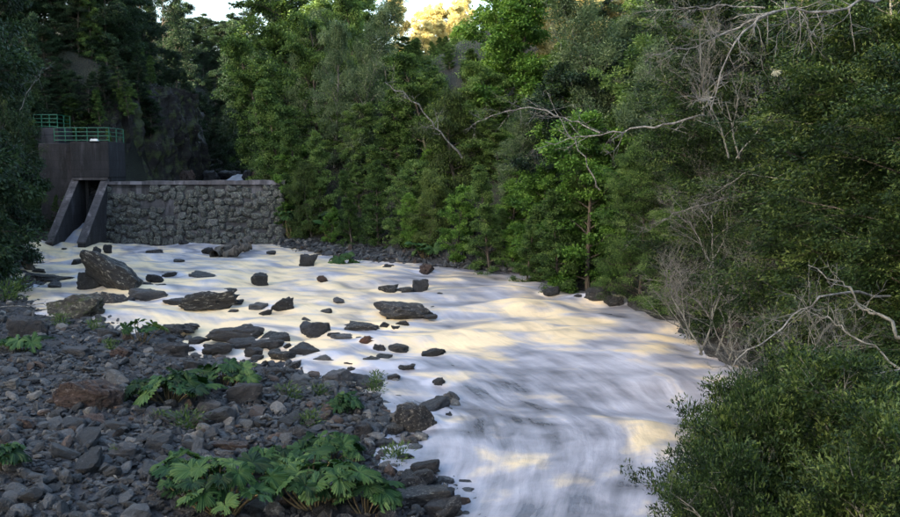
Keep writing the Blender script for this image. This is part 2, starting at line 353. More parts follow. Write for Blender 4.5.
# ------------------------------------------------------------------ rocks
def ico(sub):
    import bmesh
    bm = bmesh.new(); bmesh.ops.create_icosphere(bm, subdivisions=sub, radius=1); bm.verts.ensure_lookup_table()
    v = np.array([q.co[:] for q in bm.verts]); f = np.array([[q.index for q in p.verts] for p in bm.faces]); bm.free(); return v, f
ICO = {k: ico(k) for k in (1, 2, 3, 4, 5)}
def rock_verts(seed, sub=3, planes=16, rough=0.05, soft=0.0, boxy=1.0):
    r = np.random.default_rng(seed); d, f = ICO[sub]
    nrm = r.normal(size=(planes, 3)); nrm /= np.linalg.norm(nrm, axis=1)[:, None]
    nrm = np.concatenate([nrm, np.eye(3), -np.eye(3)])
    off = r.uniform(0.62, 1.0, len(nrm)); off[planes:] = r.uniform(0.8, 1.0, 6)
    k = d @ nrm.T; rad = np.where(k > 0.05, off[None] / np.maximum(k, 0.05), 9.0)
    if soft > 0:
        rad = -np.log(np.exp(-rad / soft).sum(1)) * soft
    else: rad = rad.min(1)
    v = d * rad[:, None]
    if rough:
        s = seed % 97
        v = v * (1 + rough * fbm(v[:, 0] * 2.0 + s, v[:, 1] * 2.0, v[:, 2] * 2.0, seed % 1000, 4)[:, None] - 0.8 * rough * np.abs(fbm(v[:, 0] * 4.1 + s, v[:, 1] * 4.1, v[:, 2] * 4.1, seed % 1000 + 50, 3))[:, None])
    v /= np.abs(v).max(0)                       # half extents 1
    return v, f
_rockcache = {}
def rock_mesh(seed, material, sub=3, **kw):
    key = (seed, material, sub, tuple(kw.items()))
    if key not in _rockcache:
        v, f = rock_verts(seed, sub, **kw)
        _rockcache[key] = mesh_np('rock', v, f, [ROCK[material]], sub > 3)
    return _rockcache[key]
# boulders in the river and along it: u, v of base, width, height (photo px), material, label, group, options
BIG = []
def bl(u, v, w, h, m, label, group=None, **o): BIG.append((u, v, w, h, m, label, group, o))
RIVER_G = 'dark rocks breaking the river surface'
bl(183, 244, 11, 5, 'slate', 'small dark rock in the water under the stone weir', 'small rocks below the weir')
bl(207, 252, 16, 6, 'slate', 'small dark rock in the water under the stone weir', 'small rocks below the weir')
bl(219, 241, 26, 9, 'slate', 'low dark rock with plants at the foot of the weir')
bl(154, 254, 18, 6, 'lichen', 'flat lichen-spotted rock in the pale current below the weir')
bl(96, 253, 11, 9, 'slate', 'dark wet rock at the mouth of the sluice chute', 'rocks at the chute mouth')
bl(106, 252, 9, 9, 'slate', 'dark wet rock at the mouth of the sluice chute', 'rocks at the chute mouth')
bl(202, 279, 36, 9, 'grey', 'smooth flat grey slab lying in midstream', boxy=1)
bl(308, 265, 19, 13, 'slate', 'squat dark block beside the small gravel bar')
bl(322, 281, 12, 7, 'brown', 'small brown stone washed by pale current')
bl(388, 268, 12, 5, 'slate', 'low dark stone off the gravel bar edge')
bl(426, 272, 16, 12, 'brown', 'brown boulder at the tip of the gravel bar')
bl(387, 292, 21, 10, 'lichen', 'white-spotted low rock joined to a square dark block')
bl(420, 291, 19, 14, 'slate', 'square black block standing at the tail of a ledge')
bl(404, 291, 20, 5, 'grey', 'smooth wet ledge between two midstream rocks')
bl(402, 318, 61, 18, 'lichen', 'long dark rock with lichen speckled top in midstream')
bl(203, 309, 66, 22, 'lichen', 'broad black rock ledge with a humped top in the rapids')
bl(173, 305, 26, 9, 'slate', 'low black rock at the end of the humped ledge')
bl(256, 311, 22, 10, 'grey', 'wet grey rock under a thin spill of water')
bl(281, 312, 24, 17, 'slate', 'upright black rock beside the thin spill')
bl(321, 305, 14, 5, 'grey', 'smooth submerged stone under a film of water', 'submerged stones in midstream')
bl(338, 303, 13, 7, 'grey', 'smooth submerged stone under a film of water', 'submerged stones in midstream')
bl(188, 328, 20, 6, 'slate', 'small flat dark rock alone in cream foam')
bl(315, 337, 33, 18, 'slate', 'rounded black boulder speckled white in midstream')
bl(362, 330, 38, 10, 'lichen', 'low jagged black rock trailing two smaller stones')
bl(384, 328, 13, 7, 'slate', 'small black stone trailing the jagged rock', 'stones trailing the jagged rock')
bl(395, 330, 10, 5, 'slate', 'small black stone trailing the jagged rock', 'stones trailing the jagged rock')
bl(342, 340, 28, 8, 'grey', 'flat grey slab just above the water')
bl(366, 350, 18, 18, 'rust', 'rust orange pointed rock in the water')
bl(378, 353, 16, 11, 'slate', 'black stone leaning on the rust orange rock')
bl(396, 352, 32, 11, 'grey', 'grey wet rock behind the rust orange rock')
bl(421, 348, 17, 5, 'slate', 'thin dark stone between two midstream rocks')
bl(434, 358, 28, 12, 'slate', 'dark wedge-shaped rock out in the open current')
bl(405, 371, 22, 8, 'lichen', 'low rough stone in shallow water off the bank', 'low stones in the shallows')
bl(372, 372, 18, 5, 'slate', 'low rough stone in shallow water off the bank', 'low stones in the shallows')
bl(439, 387, 17, 10, 'slate', 'small black rock standing alone in smooth water')
bl(236, 340, 63, 20, 'grey', 'large tilted grey slab with a flat top by the bank')
bl(217, 352, 33, 11, 'slate', 'dark rock in front of the tilted grey slab', 'rocks around the tilted slab')
bl(240, 347, 30, 9, 'slate', 'dark rock in front of the tilted grey slab', 'rocks around the tilted slab')
bl(272, 347, 22, 9, 'slate', 'dark rock in front of the tilted grey slab', 'rocks around the tilted slab')
bl(252, 354, 20, 8, 'slate', 'dark rock in front of the tilted grey slab', 'rocks around the tilted slab')
bl(281, 361, 30, 14, 'lichen', 'lichen speckled angular rock at the stony shore')
bl(304, 351, 20, 9, 'slate', 'rough black rock with a white water streak')
bl(322, 364, 27, 11, 'grey', 'square grey block at the shallow edge')
bl(350, 367, 14, 6, 'brown', 'small brown stone in the shallows')
bl(337, 385, 32, 20, 'grey', 'pointed pale grey boulder at the shore')
bl(272, 377, 28, 11, 'slate', 'dark rock at the waterline by the big leaves')
bl(417, 432, 48, 31, 'lichen', 'large rounded boulder with pale top at the water edge', soft=0.08)
bl(403, 424, 34, 26, 'pale', 'pale cream rock behind the large rounded boulder', soft=0.08)
bl(447, 419, 17, 10, 'slate', 'broken dark stone beside the large rounded boulder')
bl(365, 437, 27, 17, 'slate', 'smooth dark boulder at the corner of the bank', soft=0.06)
bl(413, 493, 36, 18, 'lichen', 'rough pitted rock in the shallows by the leafy corner', 'pitted rocks at the leafy corner')
bl(432, 503, 28, 12, 'lichen', 'rough pitted rock in the shallows by the leafy corner', 'pitted rocks at the leafy corner')
bl(388, 474, 20, 9, 'lichen', 'low pitted stone at the waterline')
bl(353, 467, 29, 15, 'pale', 'pale lichen covered stone behind the leafy corner')
bl(88, 290, 28, 22, 'slate', 'dark boulder propping up the leaning slab')
bl(145, 301, 43, 15, 'grey', 'smooth grey hump at the foot of the leaning slab')
bl(108, 306, 30, 17, 'lichen', 'lichen spotted block under the leaning slab')
bl(40, 281, 58, 9, 'lichen', 'long flat rock lying across the side channel')
bl(22, 288, 16, 6, 'lichen', 'small spotted stone at the end of the flat rock')
bl(74, 318, 66, 30, 'mossy', 'large mossy boulder overgrown with lichen')
bl(27, 338, 44, 25, 'slate', 'smooth black boulder with moss beside the thin branches')
bl(154, 282, 20, 10, 'slate', 'split dark rock beyond the leaning slab')
bl(168, 276, 15, 6, 'slate', 'low dark rock beyond the split rock')
bl(107, 337, 25, 11, 'grey', 'grey rock on the bank by a leafy plant')
bl(72, 356, 38, 14, 'grey', 'pointed grey slab on the dark gravel')
bl(119, 358, 24, 14, 'brown', 'brown wedge rock below the leafy plant')
bl(166, 355, 42, 18, 'slate', 'dark layered rock ending the bank point')
bl(36, 341, 17, 10, 'pale', 'small tan stone beside the black boulder')
bl(84, 411, 68, 42, 'brown', 'big reddish brown boulder with whitish top on the gravel', planes=9, soft=0.05)
bl(112, 386, 34, 16, 'pale', 'whitish rock behind the reddish brown boulder')
bl(92, 426, 29, 13, 'brown', 'rounded stone in front of the reddish brown boulder', soft=0.06)
bl(122, 459, 37, 19, 'grey', 'smooth grey stone on fine gravel', planes=8)
bl(156, 424, 36, 17, 'slate', 'blue-black block beside a lichen tuft')
bl(208, 415, 31, 17, 'grey', 'rounded grey stone below the leafy clump', soft=0.06)
bl(241, 404, 42, 28, 'slate', 'large dark boulder behind the leafy clump', planes=9)
bl(150, 474, 36, 12, 'grey', 'thin slab of grey slate on the gravel')
bl(232, 450, 47, 10, 'brown', 'flat tan slab beside the big leaves')
bl(192, 442, 23, 15, 'pale', 'pale lumpy stone near the flat tan slab')
bl(18, 430, 32, 16, 'brown', 'brownish angular stone at the dark bank')
bl(552, 295, 19, 11, 'slate', 'round wet boulder awash below the overhanging trees', soft=0.06)
bl(580, 299, 16, 6, 'slate', 'low wet rock awash beside the jagged pile')
bl(600, 302, 30, 20, 'slate', 'tall jagged rock under the overhanging trees')
bl(614, 305, 24, 12, 'lichen', 'broken rock beside the tall jagged rock')
bl(514, 269, 15, 8, 'slate', 'dark rock at the foot of the forest', 'rocks at the foot of the forest')
bl(496, 267, 11, 7, 'slate', 'dark rock at the foot of the forest', 'rocks at the foot of the forest')
bl(745, 352, 52, 42, 'brown', 'big brown boulder among bare grey twigs')
bl(716, 358, 24, 14, 'slate', 'dark rock at the waterline under bare twigs', 'rocks under the bare twigs')
bl(733, 364, 26, 14, 'slate', 'dark rock at the waterline under bare twigs', 'rocks under the bare twigs')
bl(775, 372, 22, 14, 'pale', 'pale stone behind the bare twigs')
WAKES = []
for i, (u, v, w, h, m, label, group, o) in enumerate(BIG):
    p = at_ground(u, v - 1) if (m == 'x') else at_ground(u, v)
    d = p[1]
    W, H = w * d / F, h * d / F
    D = W * (0.5 if w > 40 else 0.7)
    H = max(0.5 * H, 0.92 * H - 0.10 * D)
    sink = 0.45 * H + 0.05
    hz = (H + sink) / 2
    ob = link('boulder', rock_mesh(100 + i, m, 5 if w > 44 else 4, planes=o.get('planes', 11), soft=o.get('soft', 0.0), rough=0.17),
              None, (p[0], p[1] + D * 0.42, p[2] - sink + hz), (rng.uniform(-.08, .08), rng.uniform(-.08, .08), rng.uniform(-.25, .25)), (W / 2 * 1.03, D / 2, hz))
    tag(ob, label, 'boulder', group)
    if XL(p[1]) - 0.6 < p[0] < XR(p[1]) + 0.6: WAKES.append((p[0], p[1] + D * 0.42, W / 2, D / 2, H))
# the leaning slab: a long block standing on its lower end
p = at_ground(140, 291); d = p[1]
v, f = rock_verts(31, 5, planes=7, rough=0.09, soft=0.03)
a, b_ = at_y(87, 258, d + 0.6), at_y(138, 288, d + 0.3)
ax = Vector(b_ - a); L_ = ax.length
slab = link('boulder', mesh_np('slab', v, f, [ROCK['lichen']]), None, tuple((a + b_) / 2), None, (L_ * 0.56, 1.0, 0.72))
slab.rotation_euler = (0, math.atan2(-ax.z, ax.x), 0.05)
tag(slab, 'leaning slab of lichen covered rock tilted up out of the stream', 'boulder')
WAKES.append(((a[0] + b_[0]) / 2 + 0.8, d, 1.6, 0.8, 0.8))

# ------------------------------------------------------------------ river surface
FOAM_SKY = np.array([(90, 246, .95, .95), (40, 262, .85, .8), (150, 250, .6, .3), (230, 246, .6, .4), (130, 264, .75, .75), (60, 292, .6, .6), (260, 280, .85, .95), (340, 275, .85, .85), (180, 292, .7, .6),  # last two values: foam amount, warm sky reflection painted in as cream
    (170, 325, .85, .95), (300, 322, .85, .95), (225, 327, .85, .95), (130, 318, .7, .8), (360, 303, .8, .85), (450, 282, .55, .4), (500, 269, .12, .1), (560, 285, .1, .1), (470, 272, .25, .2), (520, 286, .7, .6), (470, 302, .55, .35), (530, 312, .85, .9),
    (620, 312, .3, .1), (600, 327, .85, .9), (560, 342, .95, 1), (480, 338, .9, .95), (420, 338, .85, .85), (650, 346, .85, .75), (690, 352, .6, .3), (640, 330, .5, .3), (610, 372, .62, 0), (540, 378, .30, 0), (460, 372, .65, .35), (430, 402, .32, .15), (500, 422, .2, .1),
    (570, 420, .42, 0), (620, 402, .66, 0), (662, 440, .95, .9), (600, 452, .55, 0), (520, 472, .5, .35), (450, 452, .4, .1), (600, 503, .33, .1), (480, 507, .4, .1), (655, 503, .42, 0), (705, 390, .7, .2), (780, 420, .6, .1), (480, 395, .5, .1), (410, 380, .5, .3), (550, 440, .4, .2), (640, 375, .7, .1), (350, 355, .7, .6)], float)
wy = axis([(-70, 6, 2.0), (6, 11, 0.5), (11, 30, 0.11), (30, 63.6, 0.2)]); wt = np.linspace(-0.06, 1.06, 181)
def river_grid(wy, wt):
    T, S = np.meshgrid(wt, wy); x = XL(S) + (XR(S) - XL(S)) * T
    return T, S, x
# smooth shorelines for the flow coordinates
T, S, Xw = river_grid(wy, wt)
width = (XR(S) - XL(S))
q = np.stack([Xw, S, base_water(S)], -1) - CAM
c_, s_ = math.cos(PITCH), math.sin(PITCH); dep = np.maximum(q[..., 1] * c_ - q[..., 2] * s_, 0.5)
Uw = CX + F * q[..., 0] / dep; Vw = CY - F * (q[..., 1] * s_ + q[..., 2] * c_) / dep
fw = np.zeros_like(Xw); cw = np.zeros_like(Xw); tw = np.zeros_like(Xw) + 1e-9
for (u, v, fo, cr) in FOAM_SKY:
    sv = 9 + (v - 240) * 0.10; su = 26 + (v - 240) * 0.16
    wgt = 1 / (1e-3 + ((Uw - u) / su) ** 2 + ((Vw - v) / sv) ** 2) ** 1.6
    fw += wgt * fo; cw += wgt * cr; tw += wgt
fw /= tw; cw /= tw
turb = np.clip(fw, 0.15, 1)
Zw = base_water(S) + turb * (0.26 * fbm(Xw / 3.0, S / 2.0, 0, 5, 2) + 0.035 * fbm(Xw / 0.9, S / 1.0, 0, 6, 2)) * sstep(0, 0.05, T) * sstep(0, 0.05, 1 - T)
Zw += 0.20 * np.exp(-((S - (29.5 + 0.25 * Xw + 0.8 * vnoise(Xw / 3, 0, 0, 8))) / 0.9) ** 2) * sstep(-6, 2, Xw)          # standing wave
Zw += 0.17 * np.exp(-((S - (36.0 + 0.15 * Xw + 0.8 * vnoise(Xw / 3, 0, 0, 12))) / 0.8) ** 2)
for (x, y, rx, ry, h) in WAKES:
    dx, dy = (Xw - x), (S - y)
    up_ = np.exp(-(dx / (rx * 1.3)) ** 2 - ((dy - ry - 0.15) / 0.45) ** 2); dn = np.exp(-(dx / (rx * 1.0)) ** 2) * np.exp(-np.clip(-(dy + ry) / 2.0, 0, 9)) * (dy < -ry * 0.4)
    Zw += 0.09 * up_ - 0.07 * dn * np.exp(-((dy + ry) / 1.0) ** 2)
    fw += 0.35 * np.exp(-(np.maximum(np.hypot(dx / (rx + .25), (dy) / (ry + .3)) - 0.95, 0) / 0.22) ** 2) * (dy > -ry) 
    fw += 0.25 * dn * (0.3 + 0.7 * np.clip((np.abs(dx) / rx), 0, 1)) - 0.25 * np.exp(-(dx / (rx * 1.1)) ** 2 - ((dy + ry) / 0.5) ** 2)
Zw += 0.35 * np.exp(-((Xw + 27.6) / 1.1) ** 2 - ((S - 59.0) / 1.6) ** 2)      # boil below the chute
idx = np.arange(Xw.size).reshape(Xw.shape)
wf = np.stack([idx[:-1, :-1], idx[:-1, 1:], idx[1:, 1:], idx[1:, :-1]], -1).reshape(-1, 4)
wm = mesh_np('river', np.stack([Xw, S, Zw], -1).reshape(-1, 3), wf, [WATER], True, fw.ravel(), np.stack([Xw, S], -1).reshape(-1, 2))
# flow-aligned uv: across the channel, along it
sm = np.linspace(-5, 5, 11); XLs = np.mean([XL(np.minimum(S + q_, 62.4)) for q_ in sm], 0); XRs = np.mean([XR(np.minimum(S + q_, 62.4)) for q_ in sm], 0)
uvx = ((Xw - XLs) / (XRs - XLs) - 0.5) * np.interp(S, [0, 10, 30, 63], [9, 9, 16, 19])
l_ = wm.uv_layers['flow']; li = np.zeros(len(wm.loops), np.int32); wm.loops.foreach_get('vertex_index', li)
l_.data.foreach_set('uv', np.stack([uvx, S], -1).reshape(-1, 2).astype(np.float32)[li].ravel())
ca = wm.attributes.new('cream', 'FLOAT', 'POINT'); ca.data.foreach_set('value', cw.ravel().astype(np.float32))  # cream stands for the reflected warm sky, painted per vertex
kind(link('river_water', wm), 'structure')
# pool above the weir
py_ = axis([(64.2, 130, 2.0)]); pt = np.linspace(-0.1, 1.1, 16); T2, S2 = np.meshgrid(pt, py_); X2 = XL(S2) + (XR(S2) - XL(S2)) * T2
idx = np.arange(X2.size).reshape(X2.shape); pf = np.stack([idx[:-1, :-1], idx[:-1, 1:], idx[1:, 1:], idx[1:, :-1]], -1).reshape(-1, 4)
pm = mesh_np('pool', np.stack([X2, S2, np.full_like(X2, POOL) + 0.03 * fbm(X2, S2, 0, 4, 2)], -1).reshape(-1, 3), pf, [WATER], True, np.full(X2.size, 0.05), np.stack([X2, S2], -1).reshape(-1, 2))
kind(link('pool_water', pm), 'structure')

# ------------------------------------------------------------------ mesh builders for solid things
class MB:
    def __init__(s): s.v = []; s.f4 = []; s.f3 = []; s.n = 0
    def add(s, v, f):
        v = np.asarray(v, float); f = np.asarray(f) + s.n; s.v.append(v); s.n += len(v)
        (s.f4 if f.shape[1] == 4 else s.f3).append(f)
    def hexa(s, p):                                   # 8 corners: bottom 0-3, top 4-7
        s.add(p, [(0, 3, 2, 1), (4, 5, 6, 7), (0, 1, 5, 4), (1, 2, 6, 5), (2, 3, 7, 6), (3, 0, 4, 7)])
    def box(s, x0, x1, y0, y1, z0, z1):
        s.hexa([(x0, y0, z0), (x1, y0, z0), (x1, y1, z0), (x0, y1, z0), (x0, y0, z1), (x1, y0, z1), (x1, y1, z1), (x0, y1, z1)])
    def tube(s, pts, rad, k=6):
        pts = np.asarray(pts, float); m = len(pts); rad = np.broadcast_to(np.asarray(rad, float), (m,))
        t = np.gradient(pts, axis=0); t /= np.linalg.norm(t, axis=1)[:, None] + 1e-9
        ref = np.array([0, 0, 1.0]) if abs(t[0, 2]) < 0.8 else np.array([1.0, 0, 0])
        a = np.cross(t, ref); a /= np.linalg.norm(a, axis=1)[:, None] + 1e-9; b = np.cross(t, a)
        th = np.arange(k) / k * 2 * np.pi
        ring = pts[:, None] + rad[:, None, None] * (np.cos(th)[None, :, None] * a[:, None] + np.sin(th)[None, :, None] * b[:, None])
        i = np.arange(m * k).reshape(m, k); j = np.roll(i, -1, 1)
        s.add(ring.reshape(-1, 3), np.stack([i[:-1], j[:-1], j[1:], i[1:]], -1).reshape(-1, 4))
    def mesh(s, name, mats, smooth=False, **kw):
        fs = []
        if s.f4: fs.append(np.concatenate(s.f4))
        if s.f3: fs.append(np.concatenate(s.f3))
        return mesh_np(name, np.concatenate(s.v), fs, mats, smooth, **kw)
def solid(name, mats, parent, fn, bevel=0.0, smooth=False, loc=None):
    m = MB(); fn(m); o = link(name, m.mesh(name, mats, smooth), parent, loc)
    if bevel:
        bv = o.modifiers.new('bevel', 'BEVEL'); bv.width = bevel; bv.segments = 2
    return o

# ------------------------------------------------------------------ stone weir
weir = link('stone_weir', None, None, (-18.4, DAM_Y, 0)); tag(weir, 'low weir faced with rounded lichen stones under a concrete coping', 'weir')
wx0, wx1 = -6.4, 6.6
def face_y(z): return -0.75 + 0.17 * z              # local y of the battered face
solid('wall', [MORTAR], weir, lambda m: m.hexa([(wx0, face_y(-1.2) + 0.12, -1.2), (wx1, face_y(-1.2) + 0.12, -1.2), (wx1, 1.4, -1.2), (wx0, 1.4, -1.2), (wx0, face_y(4.1) + 0.12, 4.10), (wx1, face_y(4.1) + 0.12, 4.10), (wx1, 1.4, 4.10), (wx0, 1.4, 4.10)]))
def coping(m):
    n_ = 5; xs = np.linspace(wx0 - 0.05, wx1 + 0.1, n_ + 1)
    for k in range(n_):
        xa, xb = xs[k] + 0.008, xs[k + 1] - 0.008; q = np.linspace(xa, xb, 13); yf = -0.17 + 0.07 * fbm(q * 1.7, k * 3.1, 0, 5, 3); zt = 4.34 + 0.02 * k + 0.035 * fbm(q * 1.3, 9 + k, 0, 6, 3)
        for j in range(12):
            m.hexa([(q[j], yf[j], 4.104), (q[j + 1], yf[j + 1], 4.104), (q[j + 1], 1.3, 4.104), (q[j], 1.3, 4.104), (q[j], yf[j] + .03, zt[j]), (q[j + 1], yf[j + 1] + .03, zt[j + 1]), (q[j + 1], 1.3, zt[j + 1]), (q[j], 1.3, zt[j])])
solid('coping', [COPING], weir, coping)
stone_m = [rock_mesh(900 + k, 'wall', 4, planes=10, soft=0.02, rough=0.10) for k in range(10)]
r_ = np.random.default_rng(21); row_z = -0.15; nst = 0
while row_z < 3.95:
    hgt = r_.uniform(0.40, 0.60); x = wx0 + r_.uniform(0, .3)
    while x < wx1 - 0.1:
        w = r_.uniform(0.36, 0.82); zc = row_z + hgt / 2 + r_.uniform(-.16, .16); xc = x + w / 2
        u_, v_ = project((xc - 18.4, DAM_Y, zc))
        patch = math.exp(-((u_ - 161) / 20) ** 2 - ((v_ - 207) / 9) ** 2)
        if r_.random() > patch * 0.95 and zc < 3.85:
            o = link('stone', stone_m[r_.integers(10)], weir, (xc, face_y(zc) + 0.06, zc), (r_.uniform(-.3, .3), r_.uniform(-.35, .35), r_.uniform(-.4, .4)), (w * 0.55, 0.17 + 0.09 * r_.random(), hgt * r_.uniform(0.42, 0.72))); nst += 1
        x += w * 0.96
    row_z += hgt * 0.93

# ------------------------------------------------------------------ sluice intake building
sl = link('sluice_intake', None, None, (-25.6, DAM_Y, 0)); tag(sl, 'dark concrete sluice tower with two sloping chute walls and an open gate', 'sluice')
L = lambda u, y=DAM_Y: (u - 450) / 883.0 * y + 25.6       # photo column -> local x at depth y
bx0, bx1 = L(73), L(111)
solid('gate_tower', [CONC], sl, lambda m: m.box(bx0, bx1, 0.0, 3.2, 4.6, 7.15), 0.04)
solid('tower_wall', [CONC], sl, lambda m: m.box(bx0 + 0.012, bx0 + 0.4, 0.35, 3.18, -1, 4.59))
solid('tower_wall', [CONC], sl, lambda m: m.box(bx1 - 0.4, bx1 - 0.012, 0.35, 3.18, -1, 4.59))
solid('lintel', [CONC_EDGE], sl, lambda m: m.box(bx0 + 0.1, bx1 - 0.1, -0.06, 0.3, 4.42, 4.594), 0.02)
def wing(m, xa, xb, y1=-4.4):
    m.hexa([(xa, y1, -1.2), (xb, y1, -1.2), (xb, 0.33, -1.2), (xa, 0.33, -1.2), (xa, y1, 0.25), (xb, y1, 0.25), (xb, 0.33, 4.58), (xa, 0.33, 4.58)])
def wcap(m, xa, xb, y1=-4.4):
    t = 0.10; o_ = 0.03
    m.hexa([(xa - o_, y1 - 0.02, 0.256), (xb + o_, y1 - 0.02, 0.256), (xb + o_, 0.30, 4.56), (xa - o_, 0.30, 4.56), (xa - o_, y1 - 0.02, 0.256 + t), (xb + o_, y1 - 0.02, 0.256 + t), (xb + o_, 0.30, 4.56 + t), (xa - o_, 0.30, 4.56 + t)])
for xa, xb in ((bx0 - 0.02, bx0 + 0.46), (bx1 - 0.62, bx1 - 0.10)):
    w_ = solid('chute_wall', [CONC], sl, lambda m: wing(m, xa, xb), 0.03)
    solid('wall_capping', [CONC_EDGE], w_, lambda m: wcap(m, xa, xb), 0.015)
gate = solid('gate', [CONC], sl, lambda m: m.box(bx0 + 0.41, bx1 - 0.41, 1.6, 1.75, 2.3, 4.59))
for k in range(3):
    solid('board', [GATE_WOOD], gate, lambda m: m.box(bx0 + 0.75, bx1 - 0.60, 1.40, 1.59, 1.55 + k * 0.46, 1.97 + k * 0.46), 0.02)
solid('guide_post', [CONC_EDGE], gate, lambda m: m.box(bx0 + 0.47, bx0 + 0.68, 1.2, 1.58, 0.0, 4.41))
# chute floor and its water
def chute(m):
    n_ = 14; yy = np.linspace(-4.3, 1.4, n_); zz = -0.1 + 1.5 * sstep(-4.3, 1.2, yy) + 0.05 * np.sin(yy * 5)
    xs_ = np.linspace(bx0 + 0.44, bx1 - 0.6, 9); A, B = np.meshgrid(xs_, yy); Zc = zz[:, None] + 0.10 * fbm(A * 2, B * 1.5, 0, 2, 3)
    i = np.arange(A.size).reshape(A.shape); m.add(np.stack([A, B, Zc], -1).reshape(-1, 3), np.stack([i[:-1, :-1], i[:-1, 1:], i[1:, 1:], i[1:, :-1]], -1).reshape(-1, 4))
mb = MB(); chute(mb); cv = np.concatenate(mb.v)
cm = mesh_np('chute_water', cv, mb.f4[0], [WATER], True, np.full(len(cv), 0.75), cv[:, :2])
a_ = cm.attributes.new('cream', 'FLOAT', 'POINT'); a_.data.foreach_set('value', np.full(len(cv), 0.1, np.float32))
link('chute_water', cm, sl)
lx0 = L(36)
solid('side_wall', [CONC], sl, lambda m: m.box(lx0, bx0 - 0.015, 0.8, 3.6, -1, 7.05), 0.04)
solid('upper_wall', [CONC], sl, lambda m: m.box(L(34, 66), L(58, 66), 3.62, 6.2, -1, 8.3), 0.04)
def railing(name, x0, x1, y0, y1, z, posts, label):
    rl = link(name, None, None, (-25.6 + x0, DAM_Y + y0, z)); tag(rl, label, 'railing')
    w, dp = x1 - x0, y1 - y0
    for k in range(posts):
        px_ = w * k / (posts - 1)
        solid('post', [GREEN_PAINT], rl, lambda m: m.tube([(px_, 0, -0.02), (px_, 0, 0.95)], 0.035, 6))
    for zz in (0.08, 0.38, 0.66, 0.95):
        solid('rail', [GREEN_PAINT], rl, lambda m: m.tube([(-0.02, 0, zz), (w + 0.02, 0, zz)], 0.034, 6))
    for k in (1, 2):
        solid('post', [GREEN_PAINT], rl, lambda m: m.tube([(w, dp * k / 2, -0.02), (w, dp * k / 2, 0.95)], 0.035, 6))
    for zz in (0.38, 0.66, 0.95):
        solid('rail', [GREEN_PAINT], rl, lambda m: m.tube([(w, 0, zz), (w, dp, zz)], 0.03, 6))
railing('railing', L(57), L(113) - 0.12, 0.12, 2.9, 7.16, 6, 'long green pipe railing on top of the sluice tower')
railing('railing', L(33, 66), L(58, 66) - 0.1, 3.8, 6.0, 8.31, 4, 'short green pipe railing on the upper wall')
lamp = link('floodlight', None, None, (-25.6 + L(97), DAM_Y + 0.02, 7.17)); tag(lamp, 'small white floodlight cover below the green railing', 'floodlight')
solid('housing', [LAMP_WHITE], lamp, lambda m: m.hexa([(-0.3, -0.12, 0.0), (0.3, -0.12, 0), (0.3, 0.1, 0), (-0.3, 0.1, 0), (-0.22, -0.1, 0.16), (0.22, -0.1, 0.16), (0.22, 0.08, 0.16), (-0.22, 0.08, 0.16)]), 0.02)
solid('bracket', [CONC_EDGE], lamp, lambda m: m.box(-0.05, 0.05, 0.101, 0.2, 0, 0.25))

# ------------------------------------------------------------------ cliff of the gorge
def curtain(name, path, heights, lean, seed, z0=-1.0, nu=150, nv=60, amp=0.9):
    P = np.array(path, float); seg = np.r_[0, np.cumsum(np.linalg.norm(np.diff(P, axis=0), axis=1))]
    s = np.linspace(0, seg[-1], nu); x = np.interp(s, seg, P[:, 0]); y = np.interp(s, seg, P[:, 1]); h = np.interp(s, seg, heights)
    tx, ty = np.gradient(x), np.gradient(y); ln = np.hypot(tx, ty); nx_, ny_ = ty / ln, -tx / ln       # outward (right of travel)
    k = np.linspace(0, 1, nv)[:, None]; Zc = z0 + k * (h[None] - z0)
    disp = amp * (1.2 * fbm(s[None] / 3.2, Zc / 6.5, 0, seed, 5) - 1.1 * np.abs(fbm(s[None] / 1.3, Zc / 5.0, 3, seed + 5, 5)) + 0.30 * fbm(s[None] / 0.45, Zc / 4.0, 7, seed + 9, 3))
    off = disp - lean * (Zc - z0)
    v = np.stack([x[None] + nx_[None] * off, y[None] + ny_[None] * off, Zc + 0 * off], -1).reshape(-1, 3)
    i = np.arange(nu * nv).reshape(nv, nu)
    return kind(link(name, mesh_np(name, v, np.stack([i[:-1, :-1], i[:-1, 1:], i[1:, 1:], i[1:, :-1]], -1).reshape(-1, 4), [ROCK['cliff']], False)), 'structure')
curtain('cliff', [(-60, 60), (-44, 64), (-36, 67.0), (-31, 69.5), (-27.5, 71.0), (-25.6, 73.0), (-25.0, 78), (-25.4, 88), (-27, 100), (-32, 117), (-40, 140)], [11, 11, 11, 10.5, 10.5, 11, 12.5, 13, 13, 13, 13], 0.07, 41, nu=260, nv=80)
curtain('cliff', [(-30.5, 140), (-22.6, 106), (-17.0, 86), (-12.8, 70), (-11.6, 66.0), (-9.5, 65.0)], [8, 8, 7.5, 7, 6.4, 5.8], 0.12, 77, nu=150, nv=40, amp=0.6)
# little cascade and rocks above the weir
fall = MB(); n_ = 10; yy = np.linspace(0, 4.0, n_); A, B = np.meshgrid(np.linspace(-0.9, 0.9, 19), yy)
Zf = 0.62 * sstep(0.3, 2.6, B) + 0.25 * sstep(2.4, 4.0, B) * np.exp(-((A - 0.5) / 0.3) ** 2) + 0.16 * fbm(A * 3, B * 2, 0, 1, 3) - 0.35 * sstep(0.45, 0.9, np.abs(A)) - 0.06 * (np.abs(A) / 0.9) ** 2 + 0.04
i = np.arange(A.size).reshape(A.shape); cv = np.stack([A * (1.7 - 1.3 * B / 4) + 0.6 * B / 4, B, Zf], -1).reshape(-1, 3)
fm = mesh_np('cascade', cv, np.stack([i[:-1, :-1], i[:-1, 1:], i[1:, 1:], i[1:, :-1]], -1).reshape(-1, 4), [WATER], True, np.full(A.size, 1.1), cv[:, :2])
a_ = fm.attributes.new('cream', 'FLOAT', 'POINT'); a_.data.foreach_set('value', np.full(A.size, 0.1, np.float32))
